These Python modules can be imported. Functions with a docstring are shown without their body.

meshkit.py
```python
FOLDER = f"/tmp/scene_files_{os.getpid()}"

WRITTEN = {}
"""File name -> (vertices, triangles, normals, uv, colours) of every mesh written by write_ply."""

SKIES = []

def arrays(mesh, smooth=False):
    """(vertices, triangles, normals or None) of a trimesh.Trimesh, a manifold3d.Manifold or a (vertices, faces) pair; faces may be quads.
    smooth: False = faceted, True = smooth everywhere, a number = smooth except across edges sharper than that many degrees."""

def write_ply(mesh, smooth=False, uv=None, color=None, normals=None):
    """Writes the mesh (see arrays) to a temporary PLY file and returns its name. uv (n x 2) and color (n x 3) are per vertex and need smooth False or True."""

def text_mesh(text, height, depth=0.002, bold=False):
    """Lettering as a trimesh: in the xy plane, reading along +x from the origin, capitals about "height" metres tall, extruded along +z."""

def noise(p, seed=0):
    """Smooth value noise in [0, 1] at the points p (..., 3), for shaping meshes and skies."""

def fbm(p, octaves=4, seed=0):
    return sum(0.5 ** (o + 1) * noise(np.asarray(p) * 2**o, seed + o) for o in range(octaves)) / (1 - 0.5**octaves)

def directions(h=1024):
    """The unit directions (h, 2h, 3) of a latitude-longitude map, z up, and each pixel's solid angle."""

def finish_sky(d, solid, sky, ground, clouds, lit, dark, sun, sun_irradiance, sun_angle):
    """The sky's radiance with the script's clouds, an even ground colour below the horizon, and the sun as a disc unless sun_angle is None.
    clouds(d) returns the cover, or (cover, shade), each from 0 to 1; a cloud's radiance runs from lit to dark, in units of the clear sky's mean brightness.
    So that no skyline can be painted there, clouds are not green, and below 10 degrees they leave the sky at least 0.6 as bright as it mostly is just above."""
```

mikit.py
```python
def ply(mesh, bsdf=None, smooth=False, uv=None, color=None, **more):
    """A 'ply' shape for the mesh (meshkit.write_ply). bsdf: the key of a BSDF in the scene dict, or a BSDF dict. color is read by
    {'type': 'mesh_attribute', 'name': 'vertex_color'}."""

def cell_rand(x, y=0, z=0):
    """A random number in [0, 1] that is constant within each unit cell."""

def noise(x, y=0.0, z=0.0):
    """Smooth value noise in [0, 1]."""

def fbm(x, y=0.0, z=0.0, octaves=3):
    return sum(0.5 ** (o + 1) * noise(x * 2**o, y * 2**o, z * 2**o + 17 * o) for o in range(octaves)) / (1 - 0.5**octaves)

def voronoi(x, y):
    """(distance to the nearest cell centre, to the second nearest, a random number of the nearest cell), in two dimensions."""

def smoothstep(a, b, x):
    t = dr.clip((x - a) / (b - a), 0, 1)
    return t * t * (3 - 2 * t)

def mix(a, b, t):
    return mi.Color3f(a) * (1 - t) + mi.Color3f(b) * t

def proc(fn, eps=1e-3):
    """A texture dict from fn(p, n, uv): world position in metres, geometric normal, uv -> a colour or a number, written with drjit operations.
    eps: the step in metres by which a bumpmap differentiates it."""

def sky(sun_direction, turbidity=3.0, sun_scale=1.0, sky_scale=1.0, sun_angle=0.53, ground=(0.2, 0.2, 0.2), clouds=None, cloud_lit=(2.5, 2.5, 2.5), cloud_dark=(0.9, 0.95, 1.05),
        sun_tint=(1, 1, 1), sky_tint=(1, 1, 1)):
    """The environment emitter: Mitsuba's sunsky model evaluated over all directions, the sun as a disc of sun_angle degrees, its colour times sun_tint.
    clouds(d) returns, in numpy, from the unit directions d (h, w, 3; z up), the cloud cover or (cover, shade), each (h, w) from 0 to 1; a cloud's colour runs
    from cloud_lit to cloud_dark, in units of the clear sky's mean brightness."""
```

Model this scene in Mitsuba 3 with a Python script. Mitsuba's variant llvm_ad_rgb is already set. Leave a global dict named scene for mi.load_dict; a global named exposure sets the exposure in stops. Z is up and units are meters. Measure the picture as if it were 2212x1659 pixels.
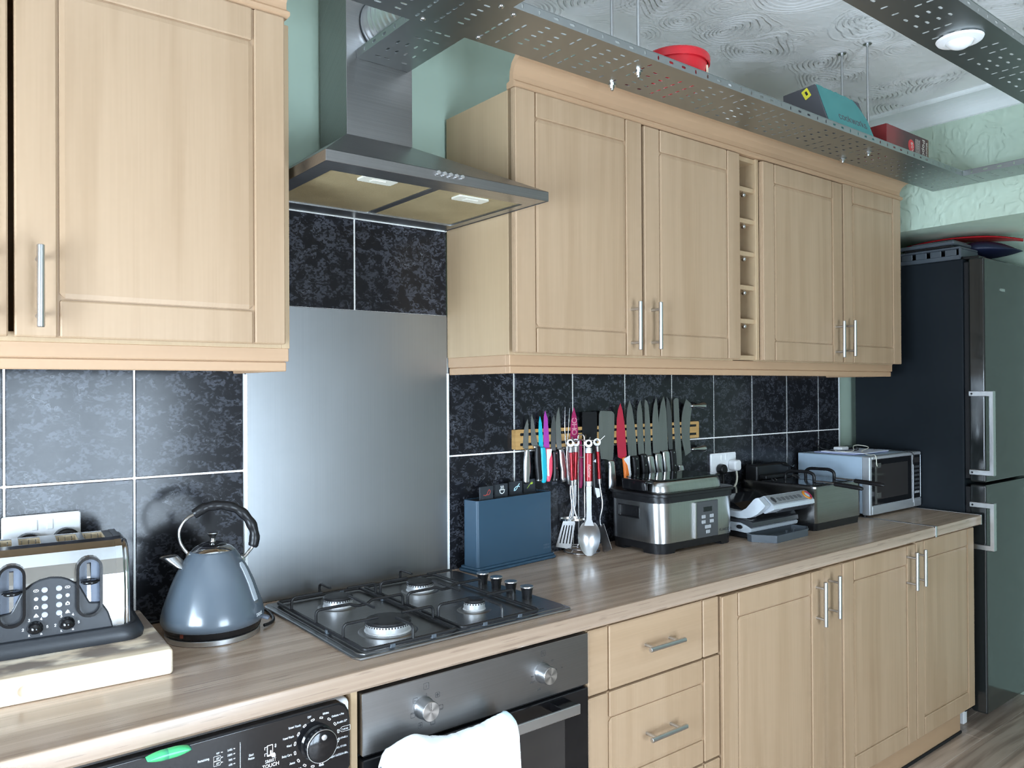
import math, random
import numpy as np, trimesh, mitsuba as mi, drjit as dr
import manifold3d as m3d
from shapely.geometry import Polygon, Point, LineString, box as sbox
from shapely import affinity
from shapely.ops import unary_union
import mikit, meshkit
from mikit import noise, fbm, voronoi, cell_rand, smoothstep, mix

rng = random.Random(7)
T4 = mi.ScalarTransform4f
scene, labels = {}, {}
exposure = 0.50

# ------------------------------------------------------------------ camera
YAW, PITCH, ROLL = map(math.radians, (38.226, 0.278, -0.330))
EYE = np.array([0.0, -1.963, 1.456])
_f = np.array([math.sin(YAW) * math.cos(PITCH), math.cos(YAW) * math.cos(PITCH), math.sin(PITCH)])
_r = np.array([math.cos(YAW), -math.sin(YAW), 0.0])
_u = np.cross(_r, _f)
_up = -_r * math.sin(ROLL) + _u * math.cos(ROLL)
scene['camera'] = {'type': 'perspective', 'fov_axis': 'x', 'fov': 66.07, 'near_clip': 0.02, 'far_clip': 50.0,
                   'to_world': T4().look_at(origin=EYE.tolist(), target=(EYE + _f).tolist(), up=_up.tolist())}

# ------------------------------------------------------------------ light: two lit windows (overcast daylight) in the walls that the photograph does not show
WINDOWS = [  # name, wall axis, wall coordinate, low corner, high corner, radiance
    ('window_1', 'x', -1.0, (-2.00, 0.70), (-0.78, 1.62), (17.5, 21.6, 25.8)),
    ('window_2', 'y', -3.3, (0.35, 0.06), (1.45, 1.62), (10.0, 12.3, 14.7)),
]

# ------------------------------------------------------------------ helpers: meshes
def tm(v, f):
    return trimesh.Trimesh(np.asarray(v, float), np.asarray(f, int), process=False)

def cat(*ms):
    ms = [m for m in (ms[0] if len(ms) == 1 and isinstance(ms[0], (list, tuple)) else ms) if m is not None]
    return trimesh.util.concatenate(ms) if len(ms) > 1 else ms[0]

def _topo():
    idx, verts, n = {}, [], 0
    for s in np.ndindex(2, 2, 2):
        for a in range(3):
            idx[s, a] = len(verts); verts.append((s, a))
    faces = []
    def put(poly):
        faces.append(poly)
    for a in range(3):
        b, c = [k for k in range(3) if k != a]
        for s in (0, 1):
            q = []
            for (i, j) in ((0, 0), (1, 0), (1, 1), (0, 1)):
                t = [0, 0, 0]; t[a] = s; t[b] = i; t[c] = j
                q.append(idx[tuple(t), a])
            put(q)
    for a in range(3):
        for b in range(a + 1, 3):
            c = 3 - a - b
            for sa in (0, 1):
                for sb in (0, 1):
                    t0 = [0, 0, 0]; t0[a] = sa; t0[b] = sb; t1 = list(t0); t1[c] = 1
                    t0, t1 = tuple(t0), tuple(t1)
                    put([idx[t0, a], idx[t1, a], idx[t1, b], idx[t0, b]])
    for s in np.ndindex(2, 2, 2):
        put([idx[s, 0], idx[s, 1], idx[s, 2]])
    P = np.array([[(1 if s[k] else -1) * (1.0 if k == a else 0.8) for k in range(3)] for s, a in verts])
    tri = []
    for q in faces:
        for k in range(1, len(q) - 1):
            t = [q[0], q[k], q[k + 1]]
            n = np.cross(P[t[1]] - P[t[0]], P[t[2]] - P[t[0]])
            tri.append(t if n @ P[t].mean(0) > 0 else t[::-1])
    return [(np.array(s) * 2 - 1, a) for s, a in verts], np.array(tri)
_TV, _TF = _topo()
_TS = np.array([s for s, a in _TV], float); _TA = np.eye(3)[[a for s, a in _TV]]

def box(x0, x1, y0, y1, z0, z1, c=0.0015):
    """A box with chamfered edges."""
    lo, hi = np.minimum([x0, y0, z0], [x1, y1, z1]), np.maximum([x0, y0, z0], [x1, y1, z1])
    h = (hi - lo) / 2
    c = np.broadcast_to(c, 3)
    c = np.minimum(c, 0.45 * h)
    v = (lo + hi) / 2 + _TS * (h - c * (1 - _TA))
    return tm(v, _TF.copy())

def xf(m, loc=(0, 0, 0), rz=0.0, rx=0.0, ry=0.0, s=1.0):
    """Turned about x, y, z (degrees), scaled, then moved."""
    m = m.copy()
    M = np.eye(4)
    for ang, ax in ((rx, [1, 0, 0]), (ry, [0, 1, 0]), (rz, [0, 0, 1])):
        if ang:
            M = trimesh.transformations.rotation_matrix(math.radians(ang), ax) @ M
    M[:3, :3] *= s
    M[:3, 3] = loc
    m.apply_transform(M)
    return m

def tube(pts, r, n=8, caps=True):
    """A round bar along the points; r one number or one for each point."""
    p = np.asarray(pts, float); k = len(p)
    r = np.broadcast_to(r, (k,))
    t = np.gradient(p, axis=0); t /= np.linalg.norm(t, axis=1, keepdims=True) + 1e-12
    a = np.array([0, 0, 1.0]) if abs(t[0][2]) < 0.9 else np.array([1.0, 0, 0])
    A = []
    for i in range(k):
        a = a - t[i] * (a @ t[i]); a /= np.linalg.norm(a) + 1e-12
        A.append(a.copy())
    A = np.array(A); B = np.cross(t, A)
    ang = np.arange(n) * 2 * np.pi / n
    v = p[:, None] + r[:, None, None] * (np.cos(ang)[None, :, None] * A[:, None] + np.sin(ang)[None, :, None] * B[:, None])
    v = v.reshape(-1, 3); f = []
    for i in range(k - 1):
        for j in range(n):
            q, w = i * n + j, i * n + (j + 1) % n
            f += [[q, w, w + n], [q, w + n, q + n]]
    if caps:
        c0, c1 = len(v), len(v) + 1
        v = np.vstack([v, p[0], p[-1]])
        for j in range(n):
            f += [[c0, (j + 1) % n, j], [c1, (k - 1) * n + j, (k - 1) * n + (j + 1) % n]]
    return tm(v, f)

def arcpath(pts, rad=0.01, n=5):
    """The polyline with its corners rounded."""
    p = [np.asarray(q, float) for q in pts]; out = [p[0]]
    for a, b, c in zip(p[:-2], p[1:-1], p[2:]):
        u, v = a - b, c - b
        lu, lv = np.linalg.norm(u), np.linalg.norm(v)
        d = min(rad, lu * 0.45, lv * 0.45)
        s, e = b + u / lu * d, b + v / lv * d
        for t in np.linspace(0, 1, n):
            out.append((1 - t) ** 2 * s + 2 * t * (1 - t) * b + t * t * e)
    out.append(p[-1])
    return np.array(out)

def spline(pts, n=40):
    from scipy.interpolate import CubicSpline
    p = np.asarray(pts, float)
    d = np.r_[0, np.cumsum(np.linalg.norm(np.diff(p, axis=0), axis=1))]
    return CubicSpline(d, p)(np.linspace(0, d[-1], n))

def lathe(prof, n=32, closed=True):
    """Turns (r, z) points about z; r = 0 ends close it."""
    prof = np.asarray(prof, float); k = len(prof)
    ang = np.arange(n) * 2 * np.pi / n
    v = np.stack([prof[:, None, 0] * np.cos(ang), prof[:, None, 0] * np.sin(ang), np.repeat(prof[:, None, 1], n, 1)], -1).reshape(-1, 3)
    f = []
    for i in range(k - 1):
        for j in range(n):
            q, w = i * n + j, i * n + (j + 1) % n
            if prof[i, 0] > 1e-9: f.append([q, w, w + n])
            if prof[i + 1, 0] > 1e-9: f.append([q, w + n, q + n])
    m = tm(v, f)
    m.merge_vertices()
    return m

def cyl(p0, p1, r, n=16, c=0.0):
    p0, p1 = np.asarray(p0, float), np.asarray(p1, float)
    d = p1 - p0; L = np.linalg.norm(d); d /= L
    if c:
        return tube([p0, p0 + d * 1e-5, p0 + d * c, p1 - d * c, p1 - d * 1e-5, p1], [r - c, r - c, r, r, r - c, r - c], n)
    return tube([p0, p1], r, n)

def poly(shape, h):
    """Extrudes a shapely shape along +z from 0 to h."""
    return cat([trimesh.creation.extrude_polygon(g, h, engine='earcut') for g in getattr(shape, 'geoms', [shape])])

# frames that turn an extrusion in the xy plane into the wall's plane
def to_wall(m, y=0.0):
    """Drawing x, y -> world x, z; the extrusion grows from y towards the room (-y)."""
    v = np.array(m.vertices)
    return tm(np.c_[v[:, 0], y - v[:, 2], v[:, 1]], m.faces)

def to_side(m, x=0.0):
    """Drawing x, y -> world y, z; extrusion along +x from x."""
    v = np.array(m.vertices)
    return tm(np.c_[x + v[:, 2], v[:, 0], v[:, 1]], m.faces)

def rrect(x0, y0, x1, y1, r, n=5):
    r = min(r, 0.49 * min(abs(x1 - x0), abs(y1 - y0)))
    return sbox(min(x0, x1) + r, min(y0, y1) + r, max(x0, x1) - r, max(y0, y1) - r).buffer(r, quad_segs=n)

def slot(cx, cy, L, w, ang=0.0):
    s = LineString([(-(L - w) / 2, 0), ((L - w) / 2, 0)]).buffer(w / 2, quad_segs=2) if L > w + 1e-6 else Point(0, 0).buffer(w / 2, quad_segs=3)
    return affinity.translate(affinity.rotate(s, ang, origin=(0, 0)), cx, cy)

def slab(shape, h, c=0.003, steps=3):
    """A plate with its upper and lower rim rounded: stacked insets of the outline, lofted (outline without holes)."""
    prof = []
    for k in range(steps + 1):
        a = math.pi / 2 * k / steps
        prof.append((c * (1 - math.sin(a)), c * (1 - math.cos(a))))
    rings = [(i, z) for i, z in prof] + [(i, h - z) for i, z in prof[::-1]]
    base = shape.exterior if hasattr(shape, 'exterior') else shape
    n = 96
    L = base.length
    pts = np.array([base.interpolate(t * L).coords[0] for t in np.arange(n) / n])
    if Polygon(pts).exterior.is_ccw is False: pts = pts[::-1]
    d = np.roll(pts, -1, 0) - np.roll(pts, 1, 0); d /= np.linalg.norm(d, axis=1, keepdims=True) + 1e-12
    nin = np.c_[-d[:, 1], d[:, 0]]
    v, f = [], []
    for i, z in rings:
        v.append(np.c_[pts + nin * i, np.full(n, z)])
    v = np.vstack(v); k = len(rings)
    for a in range(k - 1):
        for j in range(n):
            q, w = a * n + j, a * n + (j + 1) % n
            f += [[q, w, w + n], [q, w + n, q + n]]
    side = tm(v, f)
    top = trimesh.creation.triangulate_polygon(Polygon(v[-n:, :2]).buffer(0), engine='earcut')
    caps = []
    for z, flip in ((h, False), (0.0, True)):
        ff = top[1][:, ::-1] if flip else top[1]
        vv = np.c_[top[0], np.full(len(top[0]), z)]
        mm = tm(vv, ff)
        if (mm.face_normals[:, 2].sum() > 0) == flip: mm.invert()
        caps.append(mm)
    return cat(side, *caps)

def rblock(x0, x1, y0, y1, z0, z1, r=0.01, n=12):
    """A box with all edges rounded by r."""
    pts = [(x, y, z) for x in (x0 + r, x1 - r) for y in (y0 + r, y1 - r) for z in (z0 + r, z1 - r)]
    s = m3d.Manifold.sphere(r, n)
    h = m3d.Manifold.batch_hull([s.translate(p) for p in pts]).to_mesh()
    return tm(h.vert_properties[:, :3], h.tri_verts)

def man(m):
    m = m.copy(); m.merge_vertices()
    return m3d.Manifold(m3d.Mesh(np.asarray(m.vertices, np.float32), np.asarray(m.faces, np.uint32)))

def unman(q):
    h = q.to_mesh()
    return tm(h.vert_properties[:, :3], h.tri_verts)

def loft(rings):
    """Joins closed rings of equal length into a skin with capped ends (each cap a fan)."""
    rings = [np.asarray(r, float) for r in rings]; n = len(rings[0]); k = len(rings)
    v = np.vstack(rings + [rings[0].mean(0)[None], rings[-1].mean(0)[None]]); f = []
    for a in range(k - 1):
        for j in range(n):
            q, w = a * n + j, a * n + (j + 1) % n
            f += [[q, w, w + n], [q, w + n, q + n]]
    c0, c1 = k * n, k * n + 1
    for j in range(n):
        f += [[c0, (j + 1) % n, j], [c1, (k - 1) * n + j, (k - 1) * n + (j + 1) % n]]
    m = tm(v, f)
    if m.volume < 0: m.invert()
    return m

def text(s, h, depth=0.0006, bold=False, align='l'):
    m = meshkit.text_mesh(s, h, depth, bold)
    x0, x1 = m.bounds[0][0], m.bounds[1][0]
    m.apply_translation([-(x0 if align == 'l' else x1 if align == 'r' else (x0 + x1) / 2), 0, 0])
    return m

# ------------------------------------------------------------------ helpers: entries
def numbered(key):
    if key not in _taken:
        _taken.add(key); return key
    k = 1
    while f'{key}_{k:03d}' in _taken: k += 1
    _taken.add(f'{key}_{k:03d}')
    return f'{key}_{k:03d}'
_taken = set()

def put(name, mesh, mat, parent=None, smooth=False, label=None, cat_=None, group=None, kind=None, **more):
    """One entry of the scene. Returns its key."""
    key = numbered(f'{parent}__{name}' if parent else name)
    scene[key] = mikit.ply(mesh, mat, smooth=smooth, **more)
    d = {k: v for k, v in (('label', label), ('category', cat_), ('group', group), ('kind', kind)) if v}
    if d: labels[key] = d
    return key

def thing(name, label, cat_, group=None):
    key = numbered(name)
    labels[key] = {'label': label, 'category': cat_}
    if group: labels[key]['group'] = group
    return key

def struct(name, mesh, mat, parent=None, **k):
    return put(name, mesh, mat, parent, kind='structure', **k)

# ------------------------------------------------------------------ materials
def lin(r, g, b):
    """sRGB 0..255 -> linear."""
    return tuple(((c / 255) / 12.92 if c / 255 <= 0.04045 else ((c / 255 + 0.055) / 1.055) ** 2.4) for c in (r, g, b))

def rgb(c): return {'type': 'rgb', 'value': list(map(float, c))}

def mat(name, color, rough=0.5, metal=0.0, spec=0.5, clear=0.0, bump=None, bscale=0.001, two=True, **k):
    col = color if isinstance(color, dict) else rgb(color)
    b = {'type': 'principled', 'base_color': col, 'roughness': rough, 'metallic': metal}
    if not metal: b['specular'] = spec
    if clear: b.update(clearcoat=clear, clearcoat_gloss=0.95)
    b.update(k)
    if bump is not None:
        b = {'type': 'bumpmap', 'arbitrary': bump, 'scale': bscale, 'bsdf': b}
    if two: b = {'type': 'twosided', 'bsdf': b}
    scene[name] = b
    return name

P_ = mikit.proc

def beech(along, base, dark, freq=26.0):
    """Printed beech: long soft stripes along z ('z'), or along x ('x')."""
    def fn(p, n, uv):
        a, l = (p.x + p.y * 0.83, p.z) if along == 'z' else (p.z + p.y * 0.83, p.x)
        w = a * freq + 0.9 * noise(a * 6, l * 1.7, 3.1)
        s = fbm(w, l * 1.6, 5.0, 3)
        fine = noise(a * 330, l * 9.0, 1.0)
        band = noise(a * 9.5 + 3, l * 0.5, 9.0)
        t = dr.clip(0.55 * smoothstep(0.30, 0.72, s) + 0.25 * fine + 0.30 * band - 0.12, 0, 1)
        return mix(base, dark, t)
    return P_(fn)

def worktop_fn(p, n, uv):
    a = p.y + p.z * 1.0
    q = a + 0.010 * (noise(p.x * 1.6, a * 9, 2.0) - 0.5)
    s = fbm(q * 62, p.x * 0.45, 4.0, 4)
    band = noise(q * 17, p.x * 0.25, 11.0)
    f = noise(q * 640, p.x * 4.0, 7.0)
    pore = smoothstep(0.76, 0.9, noise(a * 330, p.x * 14, 3.0))
    c = mix((0.330, 0.238, 0.172), (0.500, 0.388, 0.300), smoothstep(0.28, 0.72, 0.6 * s + 0.4 * band))
    c = mix(c, (0.265, 0.182, 0.128), 0.30 * f)
    return mix(c, (0.130, 0.085, 0.058), 0.32 * pore)

def tile_fn(p, n, uv):
    x, z = p.x, p.z
    wx = fbm(x * 30, z * 36, 1.0, 3) - 0.5; wz = fbm(x * 30, z * 36, 5.0, 3) - 0.5
    s = fbm(x * 46 + 2.6 * wx, z * 66 + 2.6 * wz, 2.0, 4)
    s2 = fbm(x * 190 + 3 * wz, z * 260 + 3 * wx, 6.0, 3)
    v = dr.abs(fbm(x * 17 + 2.2 * wx, z * 21 + 2.2 * wz, 11.0, 5) - 0.5)
    m = smoothstep(0.42, 0.60, s) * smoothstep(0.36, 0.60, s2)
    c = mix((0.0095, 0.0100, 0.0122), (0.055, 0.059, 0.072), m * (0.45 + 0.55 * noise(x * 8, z * 8, 31)))
    vein = (1 - smoothstep(0.0, 0.011, v)) * smoothstep(0.50, 0.64, noise(x * 11, z * 11, 21.0))
    return mix(c, (0.135, 0.142, 0.160), 0.75 * vein)

def artex(p, n, uv):
    d, d2, r = voronoi(p.x * 3.3 + 0.35 * noise(p.x * 7, p.y * 7, 1), p.y * 3.3 + 0.35 * noise(p.x * 7, p.y * 7, 4))
    e, e2, q = voronoi(p.x * 5.1 + 9.3, p.y * 5.1 + 2.7)
    ring = dr.sin(d * 95 + r * 40 + 4.0 * noise(p.x * 9, p.y * 9, 2)) * smoothstep(0.75, 0.2, d)
    ring2 = dr.sin(e * 80 + q * 30 + 4.0 * noise(p.x * 12, p.y * 12, 3)) * smoothstep(0.7, 0.2, e)
    ring, ring2 = (smoothstep(0.25, 1.0, v) for v in (ring, ring2))
    return 0.75 * dr.maximum(ring, 0.7 * ring2 * noise(p.x * 5, p.y * 5, 8)) + 0.35 * fbm(p.x * 30, p.y * 30, 3, 3)

def plaster(p, n, uv):
    a, b = p.y + p.x, p.z
    wa = fbm(a * 9, b * 9, 1.0, 3) - 0.5; wb = fbm(a * 9, b * 9, 7.0, 3) - 0.5
    s = noise(a * 42 + 12 * wa, b * 34 + 12 * wb, 2.0)
    return 0.6 * smoothstep(0.40, 0.70, s) + 0.6 * fbm(a * 45 + 5 * wa, b * 45 + 5 * wb, 4.0, 3)

def wall_paint(base, dirt):
    def fn(p, n, uv):
        t = smoothstep(0.45, 0.8, fbm(p.x * 2.3 + p.y * 2.1, p.z * 2.7, 3.0, 4))
        return mix(base, dirt, 0.35 * t)
    return P_(fn)

def brushed(along, c0, c1):
    def fn(p, n, uv):
        a = {'x': p.z * 900 + p.y * 700, 'z': p.x * 900 + p.y * 700, 'y': p.x * 900 + p.z * 700}[along]
        l = {'x': p.x, 'z': p.z, 'y': p.y}[along]
        return mix(c0, c1, 0.6 * noise(a, l * 6, 1.0) + 0.4 * fbm(p.x * 7, p.z * 7, p.y * 7, 2))
    return P_(fn)

mat('m_door', beech('z', (0.410, 0.282, 0.178), (0.335, 0.220, 0.130)), 0.42, spec=0.35)
mat('m_drawer', beech('x', (0.420, 0.290, 0.184), (0.345, 0.228, 0.136)), 0.42, spec=0.35)
mat('m_trim', beech('x', (0.440, 0.282, 0.168), (0.405, 0.256, 0.150), 12.0), 0.45, spec=0.35)
mat('m_carcass', beech('z', (0.460, 0.330, 0.200), (0.390, 0.270, 0.158), 14.0), 0.5, spec=0.3)
mat('m_worktop', P_(worktop_fn), 0.23, spec=0.55)
mat('m_tile', P_(tile_fn), 0.17, spec=0.30)
mat('m_grout', (0.78, 0.77, 0.74), 0.8)
mat('m_green', wall_paint((0.36, 0.46, 0.38), (0.34, 0.42, 0.33)), 0.65, spec=0.3)
mat('m_green_rough', wall_paint((0.50, 0.61, 0.50), (0.44, 0.50, 0.38)), 0.6, spec=0.35, bump=P_(plaster, 2e-3), bscale=0.0035)
mat('m_ceiling', (0.80, 0.80, 0.79), 0.42, spec=0.45, bump=P_(artex, 2e-3), bscale=0.007)
mat('m_white_paint', (0.74, 0.77, 0.76), 0.45)
mat('m_room', (0.50, 0.46, 0.41), 0.7)
mat('m_steel_x', brushed('x', (0.42, 0.43, 0.43), (0.52, 0.53, 0.53)), 0.33, 1.0)
mat('m_steel_z', brushed('z', (0.42, 0.43, 0.43), (0.53, 0.54, 0.54)), 0.30, 1.0)
def splash_fn(p, n, uv):
    return mix((0.30, 0.315, 0.325), (0.35, 0.365, 0.375), 0.35 * noise(p.x * 900, p.z * 5, 1.0) + 0.65 * fbm(p.x * 5, p.z * 4, 2.0, 3))
mat('m_splash', P_(splash_fn), 0.36, 1.0)
mat('m_steel_dark', brushed('x', (0.26, 0.255, 0.25), (0.33, 0.325, 0.32)), 0.34, 1.0)
mat('m_chrome', (0.72, 0.73, 0.74), 0.10, 1.0)
mat('m_satin', (0.60, 0.61, 0.62), 0.32, 1.0)
mat('m_galv', (0.40, 0.425, 0.425), 0.38, 1.0)
mat('m_black', (0.009, 0.009, 0.010), 0.34, spec=0.35)
mat('m_black_matt', (0.010, 0.010, 0.011), 0.6, spec=0.25)
mat('m_gloss_black', (0.006, 0.006, 0.007), 0.10, spec=0.5)
mat('m_white', (0.80, 0.81, 0.82), 0.35)
mat('m_print_white', (0.80, 0.83, 0.86), 0.5)
mat('m_print_dark', (0.02, 0.02, 0.022), 0.5)

def floor_fn(p, n, uv):
    a = p.y
    s = fbm(a * 40 + 2 * noise(p.x * 2, a * 6, 2), p.x * 2.2, 3.0, 4)
    tone = cell_rand(dr.floor(p.y / 0.125), dr.floor(p.x / 1.2), 3)
    c = mix((0.24, 0.17, 0.13), (0.45, 0.35, 0.28), smoothstep(0.25, 0.75, s))
    return c * (0.75 + 0.4 * tone)
mat('m_floor', P_(floor_fn), 0.35)
# ================================================================== THE SETTING
XL, XR, YF, ZC = -1.0, 4.17, -3.3, 2.68
# floor: laminate boards, laid along x
fl = struct('floor', box(XL - .1, XR + .1, YF - .1, .1, -.06, -.012, 0), 'm_floor')
k = 0
for i in range(int(round(-YF / 0.125)) + 1):
    y1 = 0.02 - i * 0.125
    xs = XL - (i * 0.37) % 1.2
    while xs < XR:
        a, b = max(xs, XL), min(xs + 1.2, XR)
        if b - a > .05 and y1 - .125 < -.3:
            put('board', box(a + .0006, b - .0006, max(y1 - .1244, YF), y1, -.012, 0, .0012), 'm_floor', fl)
        xs += 1.2
# back wall: painted plaster behind grout and tiles
wb = struct('wall_back', box(XL - .1, XR + .1, .008, .12, 0, ZC), 'm_green')
TL = [0.185 + .2535 * k for k in range(-4, 3)]
TR = [1.3011 + .2535 * k for k in range(0, 9)] + [3.506]
rows = [(0.905, 1.2527), (1.2527, 1.67)]
tiles = []
for z0, z1 in rows:
    for a, b in list(zip(TL[:-1], TL[1:])) + list(zip(TR[:-1], TR[1:])):
        tiles.append((a, b, z0, z1))
tiles += [(0.692, 0.999, 1.67, 1.924), (0.999, 1.3011, 1.67, 1.924), (.692, .9965, 1.2527, 1.67), (.9965, 1.3011, 1.2527, 1.67), (.692, .9965, .905, 1.2527), (.9965, 1.3011, .905, 1.2527)]
put('grout', cat(box(TL[0], 3.5045, .0025, .0085, .90, 1.668, 0), box(.694, 1.299, .0025, .0085, 1.66, 1.928, 0)), 'm_grout', wb, label='white grout between the tiles')
for a, b, z0, z1 in tiles:
    g = .0026
    put('tile', box(a + g, b - g, 0, .006, z0 + g, z1 - g, .0012), 'm_tile', wb)
put('tile_edge_trim', box(3.504, 3.513, -.002, .008, .90, 1.5, .001), 'm_white_paint', wb, label='white trim at the end of the tiles')
put('hood_sealant', box(.69, 1.302, -.004, .008, 1.921, 1.933, .003), 'm_white_paint', wb, label='white line of sealant above the tiles')
# right: alcove behind the fridge, beam (bulkhead) above it
wr = struct('wall_right', box(XR, XR + .1, YF - .1, .12, 0, ZC), 'm_green')
struct('trim_1', box(3.6, XR, YF, .008, 2.153, ZC, 0), 'm_green_rough', label='rough plastered beam above the fridge')
# left and front walls (with the window openings), ceiling
def wall_with_hole(axis, c, lo, hi, a0, a1, thick):
    (h0, z0), (h1, z1) = lo, hi
    out = []
    for (p, q, r, s) in ((a0, h0, 0, ZC), (h1, a1, 0, ZC), (h0, h1, 0, z0), (h0, h1, z1, ZC)):
        out.append(box(c - thick, c, p, q, r, s, 0) if axis == 'x' else box(p, q, c - thick, c, r, s, 0))
    return cat(out)
for (nm, ax, c, lo, hi, rad), wname in zip(WINDOWS, ('wall_left', 'wall_front')):
    a0, a1 = (YF, .12) if ax == 'x' else (XL - .1, XR + .1)
    struct(wname, wall_with_hole(ax, c, lo, hi, a0, a1, .1), 'm_room')
    (h0, z0), (h1, z1) = lo, hi
    def fr(p, q, r, s, d0=.075, d1=.02, ax=ax, c=c):
        return box(c - d0, c - d1, p, q, r, s, .003) if ax == 'x' else box(p, q, c - d0, c - d1, r, s, .003)
    w = struct(nm, cat(fr(h0, h0 + .05, z0, z1), fr(h1 - .05, h1, z0, z1), fr(h0 + .05, h1 - .05, z0, z0 + .05), fr(h0 + .05, h1 - .05, z1 - .05, z1), fr((h0 + h1) / 2 - .03, (h0 + h1) / 2 + .03, z0 + .05, z1 - .05)), 'm_white')
    put('sill', fr(h0 - .03, h1 + .03, z0 - .03, z0, .06, -.09), 'm_white', w)
    for p, q in ((h0 + .05, (h0 + h1) / 2 - .03), ((h0 + h1) / 2 + .03, h1 - .05)):
        if ax == 'x':
            v = [(c - .05, p, z0 + .05), (c - .05, q, z0 + .05), (c - .05, q, z1 - .05), (c - .05, p, z1 - .05)]
        else:
            v = [(q, c - .05, z0 + .05), (p, c - .05, z0 + .05), (p, c - .05, z1 - .05), (q, c - .05, z1 - .05)]
        key = put('pane', tm(v, [[0, 1, 2], [0, 2, 3]]), 'm_white', w)
        scene[key]['emitter'] = {'type': 'area', 'radiance': rgb(rad)}
struct('ceiling', box(XL - .1, XR + .1, YF - .1, .12, ZC, ZC + .1, 0), 'm_ceiling')
# coving
def cove(d, h):
    pts = [(0, -h)]
    for t in np.linspace(0, 1, 9):
        pts.append(((1 - t) ** 2 * .006 + 2 * t * (1 - t) * .012 + t * t * (d - .012), (1 - t) ** 2 * -(h - .004) + 2 * t * (1 - t) * -.014 + t * t * -.012))
    pts += [(d - .012, -.018), (d - .004, -.018), (d, -.012), (d, 0), (0, 0)]
    return Polygon(pts)
c1 = poly(cove(.105, .083), 3.2)             # on the beam: x = 3.6 - u
v = np.array(c1.vertices); struct('trim_2', tm(np.c_[3.6 - v[:, 0], -v[:, 2] - .02, ZC + v[:, 1]], c1.faces), 'm_white_paint', label='white coving along the beam')
c2 = poly(cove(.042, .083), XR - XL - .5)
v = np.array(c2.vertices); struct('trim_3', tm(np.c_[XL + v[:, 2] - .0, .008 - v[:, 0], ZC + v[:, 1]], c2.faces[:, ::-1]), 'm_white_paint', label='white coving above the wall cabinets')

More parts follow.
